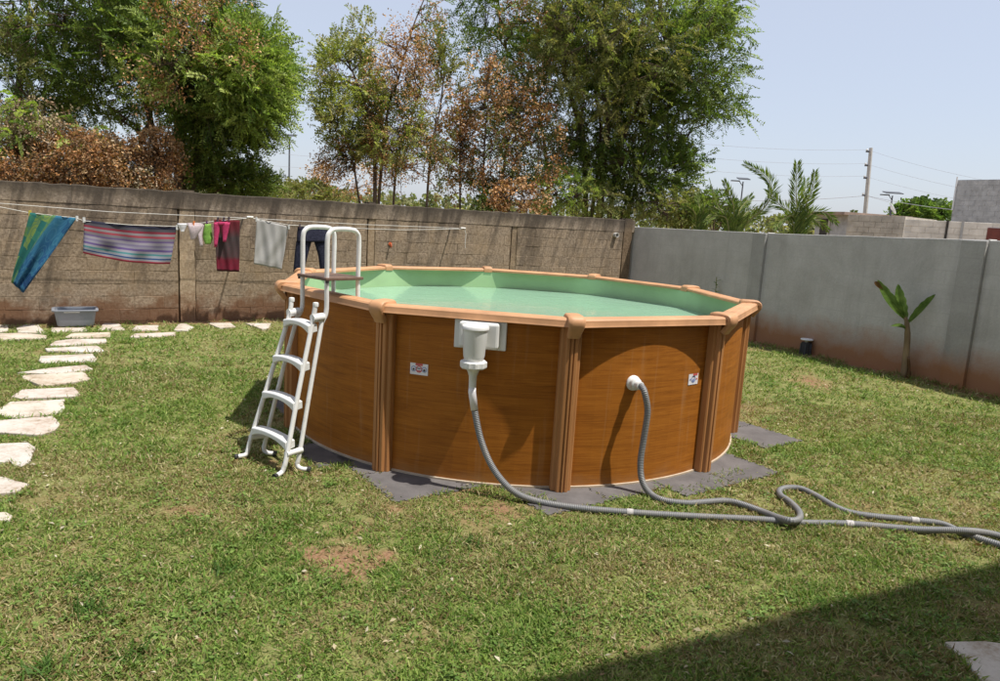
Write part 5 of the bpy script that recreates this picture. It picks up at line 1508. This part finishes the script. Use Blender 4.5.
b = MB(); b.box((0.35, -0.01, 0), (L*0.42, 0.012, H-0.18)); b.build('doorway', M['far_dark'], HUT)
b = MB(); b.box((L*0.42-0.05, -0.03, 0), (L*0.42+0.05, 0.012, H)); b.build('post', M['concrete'], HUT)
GRY, L, H = far_building('tall grey block wall rising at the right picture edge', 957, 1040, 179.5, 30, 27.5, 4.0, M['far_grey'], nm='grey_building', cat='building')
for r_ in range(14):
    z = H-0.2*(r_+0.5)-0.02; x = (r_ % 2)*0.2
    while x < L-0.1:
        w_ = min(0.4, L-x)
        if x < 3.2:
            b = MB(); b.box((x+0.006, 0.012, z-0.094), (x+w_-0.006, 0.1, z+0.094)); b.build('block', M['far_grey'], GRY)
        x += w_
b = MB(); b.tube([(0.02, -0.03, H-1.2), (0.02, -0.03, H+0.12)], 0.03, 8); b.build('pipe', M['dish'], GRY)

# satellite dish on the shed
dp = at(891, 213.5, 27.3)
ds = empty('satellite_dish', (dp[0], dp[1], dp[2]-0.13)); tag(ds, 'small pale satellite dish on the block shed roof', 'satellite dish')
b = MB(); vs_, fs = [(0, 0, 0)], []
for i, (r_, z) in enumerate(((0.08, 0.008), (0.15, 0.03), (0.21, 0.06))):
    for k in range(16): vs_.append((r_*math.cos(k*math.pi/8), r_*math.sin(k*math.pi/8), z))
for k in range(16): fs.append((0, 1+k, 1+(k+1) % 16))
for i in range(2):
    for k in range(16): fs.append((1+i*16+k, 17+i*16+k, 17+i*16+(k+1) % 16, 1+i*16+(k+1) % 16))
b.add(vs_, fs); o = b.build('reflector', M['dish'], ds, smooth=True, loc=(0, 0, 0.28), rot=(R(60), 0, R(75)))
md = o.modifiers.new('t', 'SOLIDIFY'); md.thickness = 0.015
b = MB(); b.tube([(0, 0, -0.2), (0, 0.02, 0.26)], 0.025, 8); b.build('mast', M['metal'], ds)
b = MB(); b.tube([(0, -0.02, 0.22), (0.08, -0.3, 0.34)], 0.012, 6); b.build('arm', M['metal'], ds)

# ------------------------------------------------------------------ poles, lamps, wires
pt_ = at(871, 148, 46); pb_ = at(865, 215, 46)
dirp = (pb_-pt_); k = (0-pt_[2])/dirp[2]; pg_ = pt_+dirp*k
up_ = empty('utility_pole', (pg_[0], pg_[1], 0)); tag(up_, 'pale concrete utility pole carrying wires beyond the shed', 'utility pole')
tp_ = Vector(pt_)-Vector((pg_[0], pg_[1], 0))
b = MB(); b.tube([(0, 0, -0.1), tuple(tp_)], [0.16, 0.11], 8); b.build('shaft', M['concrete'], up_)
for f_ in (0.97, 0.86, 0.76, 0.62):
    c_ = tp_*f_
    b = MB(); b.box((c_.x-0.28, c_.y-0.05, c_.z-0.05), (c_.x+0.05, c_.y+0.05, c_.z+0.05)); ca = b.build('bracket', M['metal'], up_)
    b = MB(); b.lathe([(0.05, 0), (0.07, 0.06), (0.04, 0.12)], (c_.x-0.24, c_.y, c_.z+0.045), 8); b.build('insulator', M['dish'], ca)
def wire(p0, p1, label, sag, r=0.007):
    p0, p1 = Vector(p0), Vector(p1)
    pts = [p0.lerp(p1, t)-Vector((0, 0, sag*4*t*(1-t))) for t in [i/14 for i in range(15)]]
    b = MB(); b.tube([q_-p0 for q_ in pts], r, 5)
    tag(b.build('power_cable', M['cable'], None, loc=p0), label, 'cable', 'overhead cables')
P0 = Vector((pg_[0], pg_[1], 0))
NAMES = ['topmost', 'second', 'third']
for i, f_ in enumerate((0.97, 0.86, 0.76)):
    h = P0+tp_*f_ + Vector((-0.24, 0, 0.11))
    wire(h, at(560, (124, 137, 150)[i], 40), f'{NAMES[i]} thin overhead cable left of the utility pole', 0.45)
    wire(h, at(1080, (195, 206, 216)[i], 36), f'{NAMES[i]} thin overhead cable right of the utility pole', 0.3)
h = P0+tp_*0.62
wire(h, at(620, 194, 42), 'thick sagging cable running left from the middle of the pole', 0.35, 0.016)
wire(h, at(975, 212, 33), 'thick cable slanting down right from the pole to the grey building', 0.1, 0.014)
wire(h, at(896, 204, 45), 'short stay cable slanting from the pole behind the lamp', 0.02, 0.010)
def street_lamp(x, ytop, ybase, Y, label, panel=0.3, dx=0):
    t_ = at(x, ytop, Y); b0 = at(x-(ybase-ytop)*0.09+dx, ybase, Y); d_ = b0-t_; g_ = t_+d_*((0-t_[2])/d_[2])
    g_[0] = t_[0]; g_[1] = t_[1]
    o = empty('street_lamp', (g_[0], g_[1], 0)); tag(o, label, 'street lamp', 'solar street lamps')
    H = t_[2]
    b = MB(); b.tube([(0, 0, -0.1), (0, 0, H-0.25)], [0.075, 0.05], 8); b.build('post', M['metal'], o)
    b = MB(); b.box((-panel*1.5, -0.35, -0.03), (panel*1.5, 0.35, 0.03)); b.build('solar_panel', M['metal'], o, loc=(0, 0, H-0.02), rot=(R(12), 0, 0))
    b = MB(); b.tube([(0, 0, H-0.6), (-0.35, -0.1, H-0.22)], 0.03, 6); b.build('strut', M['metal'], o)
    b = MB(); b.box((-0.95, -0.16, H-0.26), (-0.3, 0.1, H-0.18)); b.build('lamp_head', M['metal'], o)
street_lamp(743.5, 178.5, 205, 58, 'solar street lamp rising between the two palms')
street_lamp(893, 192.5, 214, 58, 'solar street lamp rising behind the pale block shed', 0.45)
street_lamp(289.5, 135, 185, 52, 'solar street lamp between the left tree and slender tree', 0.3)
h_ = at(289, 186, 52)
wire(at(255, 150, 44), at(345, 158, 44), 'upper faint cable seen past the left tree', 0.1)
wire(at(255, 164, 44), at(345, 168, 44), 'lower faint cable seen past the left tree', 0.1)
# weed on the grey wall and a thin post beyond it
wd_ = ray(716, 283)
t_ = (nrm @ (RW[0] - nrm*0.12 - CAM[:2])) / (nrm @ wd_[:2]); wq = CAM + wd_*t_
wee = empty('wall_weed', (wq[0], wq[1], 0)); tag(wee, 'thin weed growing against the grey wall behind the pool rim', 'weed')
b = MB(); b.tube(spline([(0, 0, -0.02), (0.02, 0, wq[2]*0.5), (0, 0, wq[2]+0.12)], 5), 0.008, 6); b.build('stem', M['rachis'], wee)
for k in range(14):
    a = k*2.4; z = wq[2]*(0.45+0.045*k)
    b = MB(); blade_leaf(b, (0.01, 0, z), (0.01+0.10*math.cos(a), 0.07*math.sin(a), z+0.05), (-math.sin(a), math.cos(a), 0.1), 0.025, 0.02, 5); b.build('leaf', M['ban'], wee)

# ------------------------------------------------------------------ grass
def in_poly(P, poly):
    x, y = P[:,0], P[:,1]; c = np.zeros(len(P), bool); n = len(poly); j = n-1
    for i in range(n):
        xi, yi = poly[i]; xj, yj = poly[j]
        if yi != yj:
            c ^= ((yi > y) != (yj > y)) & (x < (xj-xi)*(y-yi)/(yj-yi)+xi)
        j = i
    return c
TILES = np.array(TILES)
def free(P, margin=0.0):
    dl, dr = dist_in(P)
    ok = (dl > 0.03) & (dr > 0.03) & (np.hypot(P[:,0]-PC[0], P[:,1]-PC[1]) > 2.29)
    for c_ in TILES:
        d_ = P-c_
        ok &= ~((np.abs(d_@e1_) < T/2-0.01) & (np.abs(d_@e2_) < T/2-0.01))
    for pg in STONE_POLY: ok &= ~in_poly(P, pg)
    return ok
def seen(P):
    d = np.c_[P, np.zeros(len(P))]-CAM; z = d@fw
    x = 500+F_PX*(d@cr)/np.maximum(z, 0.1); y = 340.5-F_PX*(d@cu)/np.maximum(z, 0.1)
    return (z > 0.5) & (x > -220) & (x < 1220) & (y < 790)
def scatter(n, x0, x1, y0, y1):
    P = np.c_[rng.uniform(x0, x1, n), rng.uniform(y0, y1, n)]
    return P[seen(P)]
PAL = np.array([(0.180,0.252,0.047), (0.228,0.290,0.068), (0.132,0.212,0.035), (0.300,0.320,0.110), (0.098,0.170,0.028)])
DRY = np.array([(0.33,0.28,0.13), (0.26,0.21,0.09), (0.40,0.35,0.19), (0.22,0.16,0.07)])
VV, CC = [], []
def tufts(P, B, Lm, Wm, lay=0.75):
    """B blades per tuft at ground points P"""
    P3 = np.c_[P, np.zeros(len(P))]
    s = soil_amount(P)
    k = rng.random(len(P)) > np.clip(s*1.25-0.12, 0, 0.93)
    P, P3, s = P[k], P3[k], s[k]
    cn = 0.62*vnoise(P3, 8.5, 25) + 0.38*vnoise(P3, 21, 26)
    k = free(P) & (rng.random(len(P)) < np.clip((cn-0.31)*6, 0.28, 1)); P, P3, s = P[k], P3[k], s[k]
    n = len(P)
    lush = np.clip(1.6*vnoise(P3, 1.7, 21) + 0.7*vnoise(P3, 5, 22) - 0.65, 0, 1)
    yel = np.clip(1.5*vnoise(P3, 1.0, 23) + 0.9*vnoise(P3, 3.7, 24) - 0.75, 0, 1)
    z = ground_z(P)
    base = np.repeat(np.c_[P, z], B, 0) + np.c_[rng.normal(size=(n*B, 2))*0.018, np.full(n*B, -0.002)]
    a = rng.uniform(0, 2*np.pi, n*B); el = rng.uniform(0.12, lay, n*B)*np.pi/2
    d = np.c_[np.cos(a)*np.cos(el), np.sin(a)*np.cos(el), np.sin(el)]
    LL = Lm*rng.uniform(0.4, 1.65, n*B)*np.repeat(0.75+0.5*lush, B); WW = Wm*rng.uniform(0.6, 1.3, n*B)
    nm = unit(np.array([0, 0, 1.]) + rng.normal(size=(n*B, 3))*0.5)
    V = rhombs(base, d, nm, LL, WW, 0.22)
    col = PAL[rng.integers(0, len(PAL), n*B)]
    li = np.repeat(lush, B)[:, None]
    col = col*(1.06-0.20*li) + np.array([0.0, 0.02, 0.0])*li
    dryf = (rng.random(n*B) < np.clip(0.15+0.55*np.repeat(yel, B)-0.25*np.repeat(lush, B)+0.4*np.repeat(s, B), 0.04, 0.9))
    col[dryf] = DRY[rng.integers(0, len(DRY), dryf.sum())]
    col = col*rng.uniform(0.75, 1.25, (n*B, 1))
    VV.append(V); CC.append(col)
tufts(scatter(76000, -3.6, 4.6, 2.2, 5.2), 6, 0.036, 0.0036)
tufts(scatter(64000, -6.0, 6.5, 5.2, 8.5), 5, 0.042, 0.0046)
tufts(scatter(52000, -9.5, 9.0, 8.5, 16.5), 4, 0.055, 0.0065)
Vg, Cg = np.concatenate(VV), np.concatenate(CC)
tag(link('lawn_grass', quads_mesh('lawn_grass', Vg, Cg, M['grass'])), 'short patchy green and straw coloured lawn grass', 'grass', kind='stuff')
# low broad-leaved weeds
VV, CC = [], []
P = scatter(30000, -6, 6.5, 2.2, 10.5); P3 = np.c_[P, np.zeros(len(P))]
k = (0.7*vnoise(P3, 1.4, 31) + 0.9*vnoise(P3, 5.5, 32) > 0.98) & (rng.random(len(P)) < 0.5) & free(P) & (soil_amount(P) < 0.6)
P = P[k][:3000]; n = len(P); B = 8
base = np.repeat(np.c_[P, ground_z(P)+0.012], B, 0) + np.c_[rng.normal(size=(n*B, 2))*0.022, rng.uniform(0, 0.02, n*B)]
a = rng.uniform(0, 2*np.pi, n*B); el = rng.uniform(0.0, 0.5, n*B)
d = np.c_[np.cos(a)*np.cos(el), np.sin(a)*np.cos(el), np.sin(el)]
V = rhombs(base, d, unit(np.array([0, 0, 1.])+rng.normal(size=(n*B, 3))*0.35), rng.uniform(0.014, 0.034, n*B), rng.uniform(0.005, 0.010, n*B), 0.1)
C = np.array([(0.135,0.215,0.045), (0.18,0.26,0.06), (0.10,0.175,0.035)])[rng.integers(0, 3, n*B)]*rng.uniform(0.8, 1.25, (n*B, 1))
tag(link('lawn_weeds', quads_mesh('lawn_weeds', V, C, M['grass'])), 'low broad leaved weeds scattered through the lawn', 'weeds', kind='stuff')
# taller tufts here and there
VV, CC = [], []
for (x, y, s) in ((90, 612, 1.0), (45, 672, 1.0), (225, 572, 0.8), (90, 580, 0.7), (440, 558, 0.6), (470, 545, 0.6), (130, 655, 0.8), (620, 158, 0)):
    if s == 0: continue
    c_ = G(x, y)[:2]; n = 60
    base = np.c_[c_ + rng.normal(size=(n, 2))*0.045, np.full(n, -0.005)]
    a = rng.uniform(0, 2*np.pi, n); el = rng.uniform(0.5, 1.35, n)
    d = np.c_[np.cos(a)*np.cos(el), np.sin(a)*np.cos(el), np.sin(el)]
    VV.append(rhombs(base, d, unit(np.array([0, 0, 1.])+rng.normal(size=(n, 3))*0.5), s*rng.uniform(0.05, 0.11, n), rng.uniform(0.003, 0.005, n), 0.35)); CC.append(np.array([(0.06, 0.12, 0.02)])*rng.uniform(0.8, 1.4, (n, 1)))
# strip of taller grass along the right wall, against stones, mats and pool foot
def fringe(pts, n, L, spread, dry=0.2):
    pts = np.array(pts); seg = np.linalg.norm(np.diff(pts, axis=0), axis=1); cum = np.r_[0, np.cumsum(seg)]
    s = rng.uniform(0, cum[-1], n)
    P = np.c_[np.interp(s, cum, pts[:,0]), np.interp(s, cum, pts[:,1])] + rng.normal(size=(n, 2))*spread
    keep = vnoise(np.c_[P, np.zeros(n)], 3.2, 41) > 0.38
    P = P[keep]; n = len(P)
    a = rng.uniform(0, 2*np.pi, n); el = rng.uniform(0.3, 1.3, n)
    d = np.c_[np.cos(a)*np.cos(el), np.sin(a)*np.cos(el), np.sin(el)]
    VV.append(rhombs(np.c_[P, ground_z(P)-0.003], d, unit(np.array([0, 0, 1.])+rng.normal(size=(n, 3))*0.5), L*rng.uniform(0.5, 1.4, n), np.full(n, 0.0035)*rng.uniform(0.7, 1.4, n), 0.3))
    c_ = PAL[rng.integers(0, len(PAL), n)]; k = rng.random(n) < dry; c_[k] = DRY[rng.integers(0, len(DRY), k.sum())]; CC.append(c_*rng.uniform(0.7, 1.2, (n, 1)))
inw = -nrm
fringe([RW[0]+inw*0.10, RW[3]+inw*0.10], 3500, 0.10, 0.05, 0.3)
fringe([W0+WD*-1.5+np.array([WD[1], -WD[0]])*0.12, W0+WD*6+np.array([WD[1], -WD[0]])*0.12], 1500, 0.07, 0.06, 0.5)
for pg in STONE_POLY: fringe(np.r_[pg, pg[:1]], 230, 0.042, 0.022, 0.25)
fringe([G(475, 489)[:2], G(545, 503)[:2]], 420, 0.055, 0.06, 0.1)
fringe([G(640, 497)[:2], G(700, 489)[:2], G(740, 470)[:2]], 300, 0.045, 0.05, 0.1)
fringe([G(350, 465)[:2], G(395, 505)[:2], G(455, 491)[:2]], 260, 0.04, 0.03, 0.2)
fringe([G(340, 464)[:2], G(355, 470)[:2]], 160, 0.05, 0.04, 0.1)
tag(link('grass_tufts', quads_mesh('grass_tufts', np.concatenate(VV), np.concatenate(CC), M['grass'])), 'taller grass tufts along stones, mats and wall foot', 'grass', kind='stuff')
# dead leaves and straw bits
P = scatter(9000, -6, 6.5, 2.2, 10.5); P = P[free(P)][:1500]; n = len(P)
a = rng.uniform(0, 2*np.pi, n); el = rng.uniform(-0.1, 0.5, n)
d = np.c_[np.cos(a)*np.cos(el), np.sin(a)*np.cos(el), np.sin(el)]
V = rhombs(np.c_[P, ground_z(P)+0.02], d, unit(np.array([0, 0, 1.])+rng.normal(size=(n, 3))*0.4), rng.uniform(0.015, 0.05, n), rng.uniform(0.004, 0.013, n), 0.2)
C = np.array([(0.30,0.20,0.10), (0.45,0.38,0.24), (0.18,0.10,0.05), (0.5,0.45,0.33)])[rng.integers(0, 4, n)]*rng.uniform(0.7, 1.2, (n, 1))
tag(link('fallen_leaves', quads_mesh('fallen_leaves', V, C, M['dryleaf'])), 'small dead leaves and straw scattered over the lawn', 'leaves', kind='stuff')
